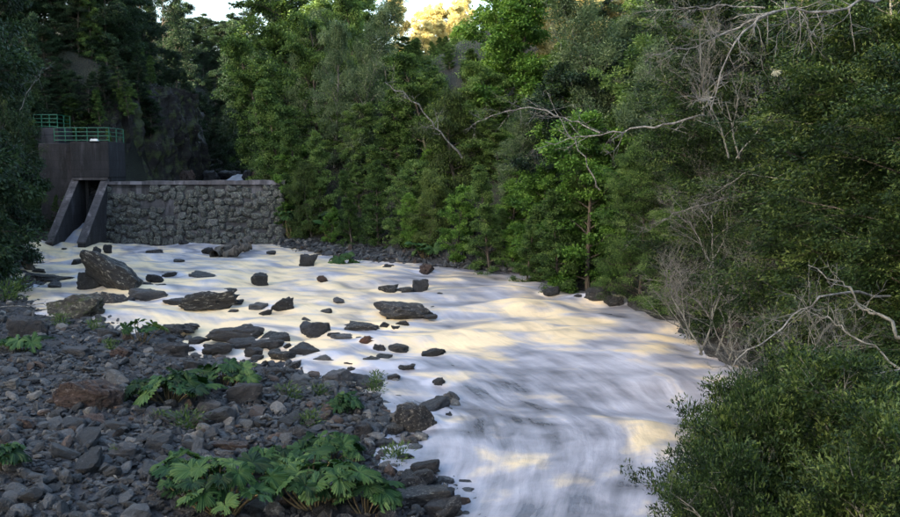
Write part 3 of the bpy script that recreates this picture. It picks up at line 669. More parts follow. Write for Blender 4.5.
kind(link('cascade_water', fm, None, (at_y(231, 176, 90)[0], 90, POOL)), 'structure')
for k, (u, v, y, w, h, m) in enumerate([(211, 178, 91.5, 20, 11, 'slate'), (250, 178, 91, 18, 14, 'slate'), (231, 172, 97, 30, 12, 'slate'), (190, 181, 84, 12, 13, 'brown'), (181, 181, 82, 9, 12, 'brown'), (260, 181, 80, 18, 18, 'brown')]):
    p = at_y(u, v, y); W, H = w * y / F, h * y / F
    tag(link('boulder', rock_mesh(700 + k, m, 4, planes=8, rough=0.2), None, (p[0], y, POOL - 0.6 + (H + 0.6) / 2), (0, 0, k), (W / 2, W / 2, (H + 0.6) / 2)),
        ['dark rock hemming the small cascade above the weir', 'dark rock hemming the small cascade above the weir', 'dark ledge behind the small cascade', 'tall brown rock against the gorge cliff', 'brown rock beside the tall brown rock', 'brown rock above the end of the weir'][k], 'boulder', 'rocks hemming the cascade' if k < 2 else None)

# ------------------------------------------------------------------ stones and gravel of the banks
r_ = np.random.default_rng(5)
small = {m: [rock_mesh(300 + k, m if m == 'pale' else 'bank_' + m, 3, planes=6, rough=0.05) for k in range(8)] for m in ('slate', 'grey', 'pale', 'brown')}
LAB = {'slate': 'dark slate stone lying loose on the gravel bank', 'grey': 'grey angular stone lying loose on the gravel bank', 'pale': 'pale stone standing out on the dark gravel bank', 'brown': 'brownish stone lying loose on the gravel bank'}
bank_px = np.array([(u, v) for u, v in _l] + [(-5, 517), (-5, 300)], float)
def inside(u, v, poly):
    c = False; j = len(poly) - 1
    for i in range(len(poly)):
        if (poly[i][1] > v) != (poly[j][1] > v) and u < (poly[j][0] - poly[i][0]) * (v - poly[i][1]) / (poly[j][1] - poly[i][1]) + poly[i][0]: c = not c
        j = i
    return c
poly = [(0, 318), (60, 322), (120, 332), (172, 356), (205, 362), (270, 368), (330, 384), (376, 398), (388, 420), (368, 448), (380, 476), (405, 500), (430, 517), (0, 517)]
cnt = 0
while cnt < 215:
    u, v = r_.uniform(0, 430), r_.uniform(320, 517)
    if not inside(u, v, poly): continue
    p = at_ground(u, v); s = float(np.clip(r_.lognormal(math.log(0.115), 0.42), 0.07, 0.34))
    m = r_.choice(['slate', 'grey', 'pale', 'brown'], p=[.40, .46, .08, .06])
    sc = (s * r_.uniform(.8, 1.35), s * r_.uniform(.7, 1.1), s * r_.uniform(.38, .75))
    tag(link('stone', small[m][r_.integers(8)], None, (p[0], p[1], float(ground(p[0], p[1])) + sc[2] * 0.55), (r_.uniform(-.45, .45), r_.uniform(-.45, .45), r_.uniform(0, 6.28)), sc), ('large ' if max(sc) > .17 else 'small ' if max(sc) < .11 else 'mid-sized ') + ('flat ' if sc[2] < .48 * sc[0] else 'blocky ') + LAB[m], 'stone', 'loose %s stones on the gravel bank' % m); cnt += 1
# small rocks standing in the shallows and between the boulders
shallow = {m: [rock_mesh(400 + k, m, 4, planes=9, rough=0.10) for k in range(6)] for m in ('slate', 'lichen')}
cnt = 0
while cnt < 85:
    q = r_.uniform()
    if q < 0.55: u, v = r_.uniform(165, 400), r_.uniform(325, 400)
    elif q < 0.75: u, v = r_.uniform(20, 330), r_.uniform(246, 330)
    elif q < 0.9: u, v = r_.uniform(385, 450), r_.uniform(400, 517)
    else: u, v = r_.uniform(330, 440), r_.uniform(290, 370)
    p = at_ground(u, v); de = p[0] - float(XL(p[1]))
    if de < 0.1 or (q < 0.55 and de > 5.5) or p[0] > float(XR(p[1])) - 1: continue
    s = float(np.clip(r_.lognormal(math.log(0.20), 0.4), 0.10, 0.42)); big_ = s > .22; m = 'slate' if r_.random() < .6 else 'lichen'
    tag(link('stone', shallow[m][r_.integers(6)], None, (p[0], p[1], float(base_water(p[1])) + s * 0.12), (r_.uniform(-.2, .2), r_.uniform(-.2, .2), r_.uniform(0, 6.28)), (s * r_.uniform(.9, 1.7), s, s * r_.uniform(.4, .8))),
        ('squat' if big_ else 'small') + (' wet black stone breaking the shallow water' if m == 'slate' else ' lichen spotted stone breaking the shallow water') + (' off the gravel bank' if de < 5 else ' out in the rapids'), 'stone', 'wet %s stones in the shallows' % m); cnt += 1
def pebble_field(name, region, count, smin, smax, mats, seed, zadd=0.35, sub=1):
    r = np.random.default_rng(seed); d0, f0 = ICO[sub]; V, Fc, MI = [], [], []; k = 0; pts = []
    while len(pts) < count:
        q = region(r)
        if q is not None: pts.append(q)
    P = np.array(pts); hz = ground(P[:, 0], P[:, 1])
    shapes = []
    for s in range(14):
        v, f = rock_verts(2000 + s, sub, planes=7, rough=0.0); shapes.append(v)
    for j in range(count):
        s = r.uniform(0, 1) ** 2.2 * (smax - smin) + smin
        v = shapes[r.integers(14)] * np.array([s * r.uniform(.8, 1.5), s * r.uniform(.6, 1.1), s * r.uniform(.25, .7)])
        q_ = Quaternion((r.normal(), r.normal() * .3, r.normal() * .3, r.normal())).normalized().to_matrix()
        v = v @ np.array(q_).T + np.array([P[j, 0], P[j, 1], hz[j] + s * zadd]); V.append(v); Fc.append(f0 + len(d0) * j); MI.append(r.choice(len(mats), p=mats_p))
    me = mesh_np(name, np.concatenate(V), np.concatenate(Fc), [ROCK[m] for m in mats], False)
    me.polygons.foreach_set('material_index', np.repeat(np.array(MI, np.int32), len(f0))); return me
mats_p = [.36, .50, .09, .05]
def left_region(r):
    y = r.uniform(12, 46) if r.random() < 0.5 else r.uniform(12, 24); x = float(XL(y)) + 2.2 - r.uniform(0, 1) * 16.5
    if abs(x) > 0.53 * y + 0.8 or float(XL(y)) - x > np.interp(y, [20, 35, 48], [24, 12, 4]): return None
    return (x, y)
kind(link('gravel', pebble_field('gravel', left_region, 12500, 0.02, 0.085, ['bank_slate', 'bank_grey', 'pale', 'bank_brown'], 3, sub=1)), 'stuff')
kind(link('gravel', pebble_field('coarse_gravel', left_region, 2700, 0.06, 0.17, ['bank_slate', 'bank_grey', 'pale', 'bank_brown'], 13, sub=2)), 'stuff')
def right_region(r):
    y = r.uniform(45, 62); x = float(XR(y)) + r.uniform(-1.2, 3.8)
    return (x, y)
kind(link('gravel', pebble_field('gravel_bar', right_region, 1500, 0.05, 0.24, ['bank_slate', 'bank_grey', 'pale', 'bank_brown'], 4)), 'stuff')
#PART3
# ------------------------------------------------------------------ vegetation: prototypes
def leaf_faces(P, A, N, Ls, Ws, fold=0.12):
    """P base points, A axis, N rough normal -> diamond leaves"""
    A = A / (np.linalg.norm(A, axis=1)[:, None] + 1e-9); Sd = np.cross(A, N); Sd /= np.linalg.norm(Sd, axis=1)[:, None] + 1e-9
    Nn = np.cross(Sd, A); Ls = Ls[:, None]; Ws = Ws[:, None]
    mid = P + A * Ls * 0.5
    v = np.stack([P, mid + Sd * Ws * 0.5 + Nn * Ws * fold, P + A * Ls, mid - Sd * Ws * 0.5 + Nn * Ws * fold], 1).reshape(-1, 3)
    return v, np.arange(len(v)).reshape(-1, 4)
def bent(p0, d, L, n, r, up=0.0, jit=0.12):
    pts = [np.array(p0, float)]; d = np.array(d, float); d /= np.linalg.norm(d) + 1e-9
    for k in range(n):
        d = d + r.normal(size=3) * jit + np.array([0, 0, up / n]); d /= np.linalg.norm(d); pts.append(pts[-1] + d * L / n)
    return np.array(pts)
def make_tree(seed, height=10.0, base=0.12, radius=2.8, profile='oval', limbs=34, subs=6, per=130, clump=(0.55, 0.55, 0.28), leaf=(0.15, 0.075), droop=0.25, rise=0.35, lean=0.0, trunk_r=0.16, leaf_mat='evergreen', bark=None, hang=0.0, side=None):
    r = np.random.default_rng(seed); tb = MB()
    tp = bent((0, 0, -0.8), (lean, 0, 1), height + 0.8, 9, r, 0.15, 0.07); tb.tube(tp, np.linspace(trunk_r, trunk_r * 0.12, len(tp)), 8)
    hs = np.linspace(0, 1, len(tp)); C, CT, CO = [], [], []
    prof = {'oval': lambda t: math.sin(math.pi * min(1, 0.14 + 0.80 * t)) ** 0.7, 'cone': lambda t: (1 - t) ** 0.75 * 0.95 + 0.08, 'column': lambda t: 0.62 + 0.35 * math.sin(math.pi * t), 'dome': lambda t: math.sqrt(max(0.03, 1 - (t * 0.97) ** 2)), 'top': lambda t: 0.35 + 0.65 * t if t < 0.75 else 0.85 * math.sqrt(max(0.02, 1 - ((t - 0.75) / 0.26) ** 2))}[profile]
    for k in range(limbs):
        t = (k + r.uniform(0, 1)) / limbs; hh = base + (0.985 - base) * t
        p0 = np.array([np.interp(hh, hs, tp[:, i]) for i in range(3)])
        az = k * 2.39996 + r.uniform(-.5, .5); Lb = radius * prof(t) * r.uniform(0.62, 1.12)
        d = np.array([math.cos(az), math.sin(az), rise + 0.5 * t + r.uniform(-.15, .25)])
        bp = bent(p0, d, Lb, 6, r, -droop, 0.13); rr = max(0.012, trunk_r * 0.36 * (1 - 0.7 * t)); tb.tube(bp, np.linspace(rr, rr * 0.2, len(bp)), 5)
        for j in range(subs):
            f = 0.30 + 0.70 * (j + r.uniform(0, 1)) / subs; q = np.array([np.interp(f, np.linspace(0, 1, 7), bp[:, i]) for i in range(3)])
            sd = (bp[-1] - bp[0]) / (Lb + 1e-6) * 0.6 + r.normal(size=3) * np.array([.6, .6, .35]); sp = bent(q, sd, Lb * r.uniform(.12, .34) + 0.15, 3, r, -droop, 0.15)
            tb.tube(sp, np.linspace(rr * 0.35, rr * 0.12, len(sp)), 3)
            C += [sp[-1], sp[2]]; cv = r.normal() * 0.22; CT += [cv, cv]; CO += [sd / np.linalg.norm(sd)] * 2
        C.append(bp[-1]); CT.append(r.normal() * 0.22); CO.append(d / np.linalg.norm(d))
    C, CT, CO = np.array(C), np.array(CT), np.array(CO); m = len(C); n = r.poisson(per, m).clip(per // 3); I = np.repeat(np.arange(m), n); N = len(I)
    size = r.uniform(0.6, 1.35, m)[I][:, None]
    g = r.normal(size=(N, 3)); g /= np.linalg.norm(g, axis=1)[:, None]; g *= r.uniform(0, 1, (N, 1)) ** 0.5
    off = g * np.array(clump) * size; off[:, 2] -= (off[:, 0] ** 2 + off[:, 1] ** 2) * 0.25 + hang * r.uniform(0, 1, N) ** 1.5
    P = C[I] + off
    A = off * 1.4 + CO[I] * 0.35 + r.normal(size=(N, 3)) * 0.42 + np.array([0, 0, -droop * 0.8 - hang * 0.8])
    Nn = np.array([0, 0, 1.0]) + r.normal(size=(N, 3)) * 0.55 + off * 0.6
    Ls = leaf[0] * r.uniform(.65, 1.3, N); v, f = leaf_faces(P, A, Nn, Ls, Ls * leaf[1] / leaf[0] * r.uniform(.8, 1.2, N))
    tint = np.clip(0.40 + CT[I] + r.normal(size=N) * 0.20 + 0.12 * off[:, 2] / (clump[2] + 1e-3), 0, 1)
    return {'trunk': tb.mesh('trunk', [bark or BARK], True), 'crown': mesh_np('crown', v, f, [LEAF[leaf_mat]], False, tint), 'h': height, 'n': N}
def make_bare(seed, height=4.0, spread=0.9, depth=4, mat_=None, r0=0.05, lean=(0, 0), kids=(3, 5), lich=0):
    r = np.random.default_rng(seed); tb = MB(); lb = MB(); nl = 0
    def grow(p, d, L, rad, k):
        pts = bent(p, d, L, 5 if k < 3 else 3, r, 0.10, 0.16 if k < 3 else 0.22); tb.tube(pts, np.linspace(rad, rad * 0.45, len(pts)), 6 if k == 0 else (4 if k < 3 else 3))
        if k >= depth: return
        for j in range(r.integers(kids[0], kids[1] + 1)):
            f = r.uniform(0.35, 1.0); q = np.array([np.interp(f, np.linspace(0, 1, len(pts)), pts[:, i]) for i in range(3)])
            dd = pts[-1] - pts[0]; dd = dd / np.linalg.norm(dd) + r.normal(size=3) * spread * np.array([.62, .62, .45])
            grow(q, dd, L * r.uniform(.45, .78), rad * 0.5, k + 1)
    for k in range(3 if height < 6 else 1):
        grow((r.normal() * 0.1, r.normal() * 0.1, -0.3), (lean[0] + r.normal() * .3, lean[1] + r.normal() * .3, 1), height * 0.5, r0, 0)
    return tb.mesh('branches', [mat_ or TWIG], True)
PROTO = {
    'evergreen': [make_tree(11, 10, 0.06, 2.7, 'oval', 40, 6, 72, (.42, .42, .24), (.15, .08), .25), make_tree(12, 10, 0.05, 2.4, 'cone', 44, 5, 78, (.42, .42, .22), (.14, .075), .35)],
    'bright': [make_tree(21, 9, 0.08, 2.9, 'oval', 30, 6, 70, (.52, .52, .26), (.19, .11), .20, leaf_mat='bright'), make_tree(22, 8, 0.05, 2.6, 'dome', 30, 6, 70, (.5, .5, .24), (.18, .10), .3, leaf_mat='bright')],
    'grey': [make_tree(31, 11, 0.08, 2.0, 'column', 44, 5, 90, (.40, .40, .42), (.13, .045), -.05, .9, leaf_mat='grey', bark=PALE), make_tree(32, 10, 0.1, 2.3, 'oval', 40, 5, 85, (.42, .42, .36), (.13, .05), .05, .6, leaf_mat='grey', bark=PALE)],
    'olive': [make_tree(41, 6, 0.02, 2.6, 'dome', 36, 6, 75, (.5, .5, .34), (.20, .045), .65, .5, leaf_mat='olive', hang=.35), make_tree(42, 7, 0.03, 2.4, 'oval', 36, 6, 75, (.48, .48, .36), (.19, .045), .6, .5, leaf_mat='olive', hang=.3)],
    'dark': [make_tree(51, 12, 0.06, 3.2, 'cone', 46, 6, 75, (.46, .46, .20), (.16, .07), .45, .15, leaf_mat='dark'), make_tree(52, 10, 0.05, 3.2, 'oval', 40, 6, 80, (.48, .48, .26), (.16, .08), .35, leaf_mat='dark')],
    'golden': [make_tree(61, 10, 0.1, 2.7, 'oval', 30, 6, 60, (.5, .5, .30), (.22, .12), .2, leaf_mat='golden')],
    'fine': [make_tree(71, 8, 0.03, 2.3, 'oval', 52, 9, 98, (.34, .34, .16), (.080, .030), .25, leaf_mat='shrub', trunk_r=.10), make_tree(72, 8, 0.04, 2.4, 'dome', 52, 9, 98, (.36, .36, .16), (.080, .030), .35, leaf_mat='evergreen', trunk_r=.10)],
    'finegrey': [make_tree(75, 8, 0.04, 2.2, 'oval', 50, 9, 80, (.34, .34, .22), (.080, .024), .2, leaf_mat='shrub', trunk_r=.09, bark=TWIG)],
    'shrub': [make_tree(81, 2.6, 0.02, 1.25, 'dome', 40, 7, 62, (.13, .13, .09), (.052, .016), -.2, .6, trunk_r=.035, leaf_mat='shrub', bark=TWIG), make_tree(82, 2.6, 0.02, 1.2, 'oval', 40, 7, 62, (.13, .13, .09), (.050, .015), -.2, .6, trunk_r=.035, leaf_mat='shrub', bark=TWIG)],
}
print('leaves', sum(p['n'] for v in PROTO.values() for p in v))
NAME = {'evergreen': 'evergreen_tree', 'bright': 'broadleaf_tree', 'grey': 'slender_tree', 'olive': 'bamboo_thicket', 'dark': 'dark_tree', 'golden': 'golden_tree', 'fine': 'small_leaved_tree', 'finegrey': 'olive_tree_shrub', 'shrub': 'riverside_shrub'}
NAME['finegrey'] = 'twiggy_tree'
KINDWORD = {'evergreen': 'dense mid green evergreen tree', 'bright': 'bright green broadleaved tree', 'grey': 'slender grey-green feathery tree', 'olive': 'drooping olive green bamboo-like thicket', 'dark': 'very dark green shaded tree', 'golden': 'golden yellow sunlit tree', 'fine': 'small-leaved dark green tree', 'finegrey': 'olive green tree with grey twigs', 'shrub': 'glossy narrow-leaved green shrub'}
CAT = {k: 'tree' for k in KINDWORD}; CAT['shrub'] = 'shrub'; CAT['olive'] = 'bamboo'
trees = []
def spot(where, x, y):
    u = CX + F * x / max(y, 1)
    if where == SLOPE: return 'above the gravel bar' if u < 400 else 'around the broken pale branch' if u < 480 else 'around the forked bare branch' if u < 570 else 'behind the long dead branch'
    if where == HIGH: return 'high on the slope above the weir' if u < 400 else 'high on the slope under the golden trees' if u < 500 else 'high on the slope behind the forked branch' if u < 660 else 'high on the slope above the near bank'
    if where == RB: return 'behind the bare grey shrubs of the near bank' if u < 800 else 'behind the bent grey limb' if u < 870 else 'beside the bent grey limb of the near bank'
    if where == EDGE: return 'leaning over the rapids by the jagged rocks' if u < 660 else 'leaning over the rapids by the bare grey shrubs' if u < 720 else 'growing behind the big brown boulder'
    if where == SH: return 'at the water edge of the near bank' if u < 770 else 'below the white forked driftwood branch' if u < 850 else 'below the bent grey limb'
    if where == CT_: return 'on the cliff above the sluice railing' if u < 110 else 'on the cliff above the weir' if u < 150 else 'on the cliff where the gorge narrows'
    if where == LE: return 'shading the side channel by the flat rock' if y < 50 else 'beside the dark sluice wall'
    if where == GORGE: return 'in the gorge close above the weir' if y < 110 else 'halfway up the shaded gorge' if y < 160 else 'at the far head of the gorge'
    return where
RB = 'on the steep near bank'; SH = 'hanging over the near water'; CT_ = 'on top of the dark cliff'; LE = 'shading the edge of the side channel'
W_END = 'growing by the end of the stone weir'; BAR = 'behind the small gravel bar'; SLOPE = 'in the forest wall above the river'; EDGE = 'leaning over the far edge of the rapids'; HIGH = 'high on the wooded slope'; GORGE = 'in the shaded gorge above the weir'
def plant(kd, x, y, h, where, var=None, z=None, wid=1.0, lean=(0, 0), label=None, sink=0.0):
    pr = PROTO[kd]; i = rng.integers(len(pr)) if var is None else var; p = pr[i]; s = h / p['h']
    z = float(ground(x, y)) if z is None else z
    where = spot(where, x, y); size_ = 'low ' if h < 4.5 else 'tall ' if h > 9 else 'middling '
    if kd == 'shrub': size_ = 'tall ' if h > 2.9 else 'low '
    e = link(NAME[kd], None, None, (x, y, z - sink), (lean[0], lean[1], rng.uniform(0, 6.28)), (s * wid, s * wid, s))
    tag(e, label or ('%s%s %s' % (size_, KINDWORD[kd], where)), CAT[kd], '%s%s %s' % (size_, KINDWORD[kd], where))
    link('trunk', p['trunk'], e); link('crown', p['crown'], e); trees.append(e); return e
def plant_px(kd, u, y, vtop, where, dz=0.0, **k):
    """stand a plant at depth y under photo column u so that its top reaches row vtop"""
    x = (u - 450) / F * y; z = float(ground(x, y)) + dz; top = at_y(u, vtop, y)[2]
    return plant(kd, x, y, max(1.5, top - z), where, z=z, **k)

# --- forest on the slope across the river, from the weir end towards the camera: (kind, u, depth, top row, width factor)
W_END = 'growing by the end of the stone weir'; BAR = 'behind the small gravel bar'; SLOPE = 'in the forest wall above the river'; EDGE = 'leaning over the far edge of the rapids'; HIGH = 'high on the wooded slope'; GORGE = 'in the shaded gorge above the weir'
for a in [('evergreen', 285, 67, 80, 1.0), ('bright', 287, 65.5, 150, 1.0), ('evergreen', 268, 75, 40, 1.0), ('evergreen', 300, 64, 120, 1.0), ('bright', 291, 63.4, 178, 1.0), ('olive', 312, 62, 165, .9), ('bright', 283, 62.9, 205, .9), ('evergreen', 279, 64.6, 160, .8)]: plant_px(a[0], a[1], a[2], a[3], W_END, wid=a[4])
for a in [('bright', 330, 59.5, 208, .9), ('evergreen', 352, 58, 170, .9), ('evergreen', 378, 56, 160, 1.0), ('evergreen', 402, 54, 160, 1.0), ('olive', 428, 52.5, 172, 1.0), ('bright', 412, 53, 196, .8), ('bright', 455, 49.5, 190, .9), ('evergreen', 322, 62, 130, .9)]: plant_px(a[0], a[1], a[2], a[3], BAR, wid=a[4])
for a in [('grey', 335, 66, 30, .9), ('grey', 357, 64, 0, .9), ('evergreen', 318, 70, 10, 1.0), ('grey', 300, 74, 15, .9), ('evergreen', 385, 62, 70, 1.0), ('evergreen', 362, 70, -25, 1.0), ('evergreen', 430, 60, 55, 1.1), ('evergreen', 405, 66, 38, 1.0), ('olive', 460, 56, 95, 1.1), ('evergreen', 476, 62, 50, 1.0), ('bright', 508, 60, -20, .9), ('evergreen', 492, 56, 60, 1.1), ('grey', 510, 51, 95, 1.2),
          ('bright', 520, 58, 0, 1.1), ('evergreen', 545, 55, 40, 1.0), ('bright', 560, 48, 90, 1.0), ('bright', 535, 45, 170, 1.0), ('evergreen', 490, 47, 165, 1.0), ('evergreen', 525, 43, 205, .9), ('grey', 610, 44, -20, 1.1), ('grey', 585, 50, 20, 1.0), ('evergreen', 640, 42, 30, 1.0), ('bright', 590, 40, 120, 1.0), ('evergreen', 560, 40, 190, 1.0), ('dark', 575, 46, 60, 1.0)]: plant_px(a[0], a[1], a[2], a[3], SLOPE, wid=a[4])
for a in [('fine', 642, 37, 150, 1.1), ('fine', 678, 33.5, 180, 1.1), ('fine', 712, 31.5, 110, 1.2), ('fine', 716, 30, 235, .9), ('fine', 752, 28.5, 225, .9), ('fine', 620, 40.5, 215, 1.0), ('grey', 655, 39, 40, .9), ('fine', 715, 34, 60, 1.2), ('finegrey', 750, 30, 90, 1.2)]: plant_px(a[0], a[1], a[2], a[3], EDGE, wid=a[4], var=None if a[0] != 'fine' else 1)
for a in [('evergreen', 350, 80, -30, 1.2), ('evergreen', 368, 78, -10, 1.0), ('evergreen', 325, 85, -40, 1.2), ('evergreen', 290, 90, -30, 1.2), ('evergreen', 510, 72, -40, 1.2), ('evergreen', 550, 68, -60, 1.2), ('dark', 600, 60, -60, 1.2), ('evergreen', 640, 55, -60, 1.2), ('dark', 690, 48, -60, 1.2), ('dark', 740, 44, -60, 1.2), ('dark', 790, 40, -60, 1.2), ('evergreen', 495, 76, 10, .9), ('evergreen', 530, 80, -30, 1.0), ('evergreen', 435, 80, 42, 1.7), ('evergreen', 412, 84, 38, 1.6), ('bright', 455, 84, 40, 1.6), ('evergreen', 440, 90, 40, 1.8), ('olive', 420, 72, 52, 1.6), ('evergreen', 428, 68, 62, 1.6), ('evergreen', 442, 76, 56, 1.6), ('evergreen', 415, 76, 48, 1.5), ('evergreen', 450, 70, 54, 1.6), ('evergreen', 438, 66, 75, 1.6), ('grey', 465, 66, 60, 1.5)]: plant_px(a[0], a[1], a[2], a[3], HIGH, wid=a[4])
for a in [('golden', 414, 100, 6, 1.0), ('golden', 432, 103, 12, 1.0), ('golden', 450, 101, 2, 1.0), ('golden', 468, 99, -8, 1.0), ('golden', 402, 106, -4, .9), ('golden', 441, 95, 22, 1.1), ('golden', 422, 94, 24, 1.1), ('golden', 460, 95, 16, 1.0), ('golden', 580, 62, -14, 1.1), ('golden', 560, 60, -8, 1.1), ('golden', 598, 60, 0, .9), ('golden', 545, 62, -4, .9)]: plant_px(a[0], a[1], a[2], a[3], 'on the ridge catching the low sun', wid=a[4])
# --- near right bank
RB = 'on the steep near bank'
for a in [('fine', 825, 23, 170, 1.0), ('finegrey', 810, 21, 120, 1.1), ('fine', 840, 19, 60, 1.2), ('fine', 880, 17, 20, 1.2), ('finegrey', 880, 15.5, 190, 1.1), ('fine', 930, 14, 60, 1.2), ('fine', 790, 27, 20, 1.2), ('dark', 830, 30, -60, 1.0), ('dark', 890, 26, -60, 1.1), ('fine', 840, 19.5, 215, 1.0), ('fine', 900, 13.5, 240, 1.0), ('fine', 740, 30, -10, 1.2), ('finegrey', 915, 18, -40, 1.2), ('fine', 950, 13, 120, 1.2), ('finegrey', 785, 27, 200, .9)]: plant_px(a[0], a[1], a[2], a[3], RB, wid=a[4], var=0)
SH = 'hanging over the near water'
for a in [(735, 8.6, 440, .75), (775, 8.2, 428, .8), (830, 8.8, 402, .9), (880, 8.4, 395, 1.0), (930, 8.0, 385, 1.1), (760, 7.4, 480, .75), (840, 7.2, 460, .9), (910, 7.0, 440, 1.0), (795, 10.2, 398, .8), (738, 10.4, 390, .7), (870, 10.5, 375, 1.0), (740, 9.2, 440, .7)]:
    x = (a[0] - 450) / F * a[1]; top = at_y(a[0], a[2], a[1])[2]; z = min(float(ground(x, a[1])), top - 1.7)
    plant('shrub', x, a[1], top - z, SH, z=z, wid=a[3])
# --- left side: cliff top and shaded edge
CT_ = 'on top of the dark cliff'; LE = 'shading the edge of the side channel'
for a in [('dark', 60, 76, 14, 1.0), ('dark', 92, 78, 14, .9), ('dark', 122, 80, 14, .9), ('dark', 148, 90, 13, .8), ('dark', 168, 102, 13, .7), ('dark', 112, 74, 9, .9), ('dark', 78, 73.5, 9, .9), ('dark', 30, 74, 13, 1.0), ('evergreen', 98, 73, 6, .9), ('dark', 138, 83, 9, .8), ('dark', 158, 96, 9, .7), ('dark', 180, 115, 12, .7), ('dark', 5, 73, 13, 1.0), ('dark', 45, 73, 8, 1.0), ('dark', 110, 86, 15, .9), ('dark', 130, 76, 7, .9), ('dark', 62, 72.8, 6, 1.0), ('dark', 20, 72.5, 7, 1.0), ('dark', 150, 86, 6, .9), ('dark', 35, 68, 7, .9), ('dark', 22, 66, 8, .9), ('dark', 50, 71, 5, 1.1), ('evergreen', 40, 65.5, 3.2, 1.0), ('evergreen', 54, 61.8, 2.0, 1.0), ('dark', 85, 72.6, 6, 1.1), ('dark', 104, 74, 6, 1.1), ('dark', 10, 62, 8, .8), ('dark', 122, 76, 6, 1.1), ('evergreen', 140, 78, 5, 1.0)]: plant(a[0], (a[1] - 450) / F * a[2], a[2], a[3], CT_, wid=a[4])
for a in [('dark', -20, 46, -40, .7), ('dark', -45, 40, 30, .8), ('fine', -8, 48, 140, .8), ('fine', -22, 44, 170, .9), ('dark', 5, 54, 50, .55), ('dark', -60, 38, -60, .9), ('dark', 30, 68, 10, .6), ('fine', 14, 55, 178, .7), ('finegrey', -12, 43, 205, .8), ('finegrey', 12, 57, 60, .6)]: plant_px(a[0], a[1], a[2], a[3], LE, wid=a[4])
# hanging on the cliff face
for (u, y, v, h, kd) in [(150, 78, 120, 3.2, 'dark'), (165, 83, 100, 3.2, 'dark'), (128, 71.5, 100, 3.0, 'evergreen'), (178, 92, 120, 3.4, 'dark'), (188, 100, 140, 3.4, 'dark'), (100, 69.5, 110, 2.6, 'evergreen'), (75, 70, 118, 3, 'evergreen'), (66, 63.6, 205, 1.2, 'bright'), (54, 62.5, 205, 1.2, 'evergreen'), (138, 74, 85, 3, 'dark'), (50, 70, 112, 2.6, 'dark'), (88, 69.5, 95, 3.0, 'dark'), (118, 70, 70, 3.0, 'dark'), (60, 70, 80, 3.0, 'dark'), (44, 69, 145, 2.0, 'evergreen'), (185, 98, 90, 3.5, 'dark'), (135, 75, 62, 3.2, 'dark'), (104, 71.5, 90, 3.4, 'dark'), (92, 71, 110, 3.0, 'evergreen'), (70, 70, 100, 3.6, 'dark'), (118, 73, 95, 3.2, 'evergreen'), (46, 68.5, 100, 3.2, 'dark'), (126, 74.5, 120, 2.4, 'dark'), (150, 76, 72, 2.4, 'evergreen'), (172, 86, 70, 3.0, 'dark'), (110, 69, 140, 1.4, 'evergreen'), (158, 80, 140, 1.8, 'dark'), (196, 108, 120, 3, 'dark'), (200, 112, 150, 2.4, 'dark')]:
    p = at_y(u, v, y); plant(kd, p[0], y, h, 'clinging to the gorge cliff', z=p[2] - h * 0.4, wid=1.1)
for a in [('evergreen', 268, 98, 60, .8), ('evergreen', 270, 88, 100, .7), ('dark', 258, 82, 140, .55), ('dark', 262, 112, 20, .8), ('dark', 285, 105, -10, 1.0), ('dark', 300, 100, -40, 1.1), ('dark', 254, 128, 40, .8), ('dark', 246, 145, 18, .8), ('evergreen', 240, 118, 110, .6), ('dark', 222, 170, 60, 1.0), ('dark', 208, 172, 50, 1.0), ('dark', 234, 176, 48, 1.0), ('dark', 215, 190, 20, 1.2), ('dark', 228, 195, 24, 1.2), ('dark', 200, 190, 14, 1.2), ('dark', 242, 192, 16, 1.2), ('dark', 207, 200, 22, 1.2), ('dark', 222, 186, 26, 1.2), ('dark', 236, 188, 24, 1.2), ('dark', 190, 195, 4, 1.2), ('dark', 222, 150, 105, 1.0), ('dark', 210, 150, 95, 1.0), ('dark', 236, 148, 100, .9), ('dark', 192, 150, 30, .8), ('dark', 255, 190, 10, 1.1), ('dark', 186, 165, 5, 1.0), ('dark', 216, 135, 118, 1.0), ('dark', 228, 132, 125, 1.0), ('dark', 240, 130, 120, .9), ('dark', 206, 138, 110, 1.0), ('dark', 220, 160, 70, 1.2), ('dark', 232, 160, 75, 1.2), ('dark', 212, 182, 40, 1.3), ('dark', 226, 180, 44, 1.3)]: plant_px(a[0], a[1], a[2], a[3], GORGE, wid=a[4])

# ------------------------------------------------------------------ undergrowth that hides the soil
def undergrowth(region, clumps, per, leaf, lm, seed):
    r = np.random.default_rng(seed); pts = []
    while len(pts) < clumps:
        q = region(r)
        if q is not None: pts.append(q)
    C = np.array(pts); C = np.column_stack([C, ground(C[:, 0], C[:, 1])]); sz = r.uniform(.5, 1.3, clumps); I = np.repeat(np.arange(clumps), per); N = len(I)
    g = r.normal(size=(N, 3)); g /= np.linalg.norm(g, axis=1)[:, None]; g[:, 2] = np.abs(g[:, 2]); off = g * r.uniform(.3, 1, (N, 1)) * (np.array([.75, .75, .9]) * sz[I][:, None]); P = C[I] + off
    Ls = leaf * r.uniform(.6, 1.3, N); v, f = leaf_faces(P, off + r.normal(size=(N, 3)) * .4 + np.array([0, 0, -.2]), np.array([0, 0, 1.0]) + r.normal(size=(N, 3)) * .6 + off * .6, Ls, Ls * .45)
    return mesh_np('undergrowth', v, f, [LEAF[lm]], False, np.clip(.4 + (r.normal(size=clumps) * .2)[I] + r.normal(size=N) * .12, 0, 1))
def right_slope(r):
    y = r.uniform(9, 125); x = float(XR(y)) + (4.0 if 47 < y < 62 else 0.6) + r.uniform(0, 1) * 26
    u_ = project((x, y, 5.0))[0]
    return (x, y) if 240 < u_ < 920 else None
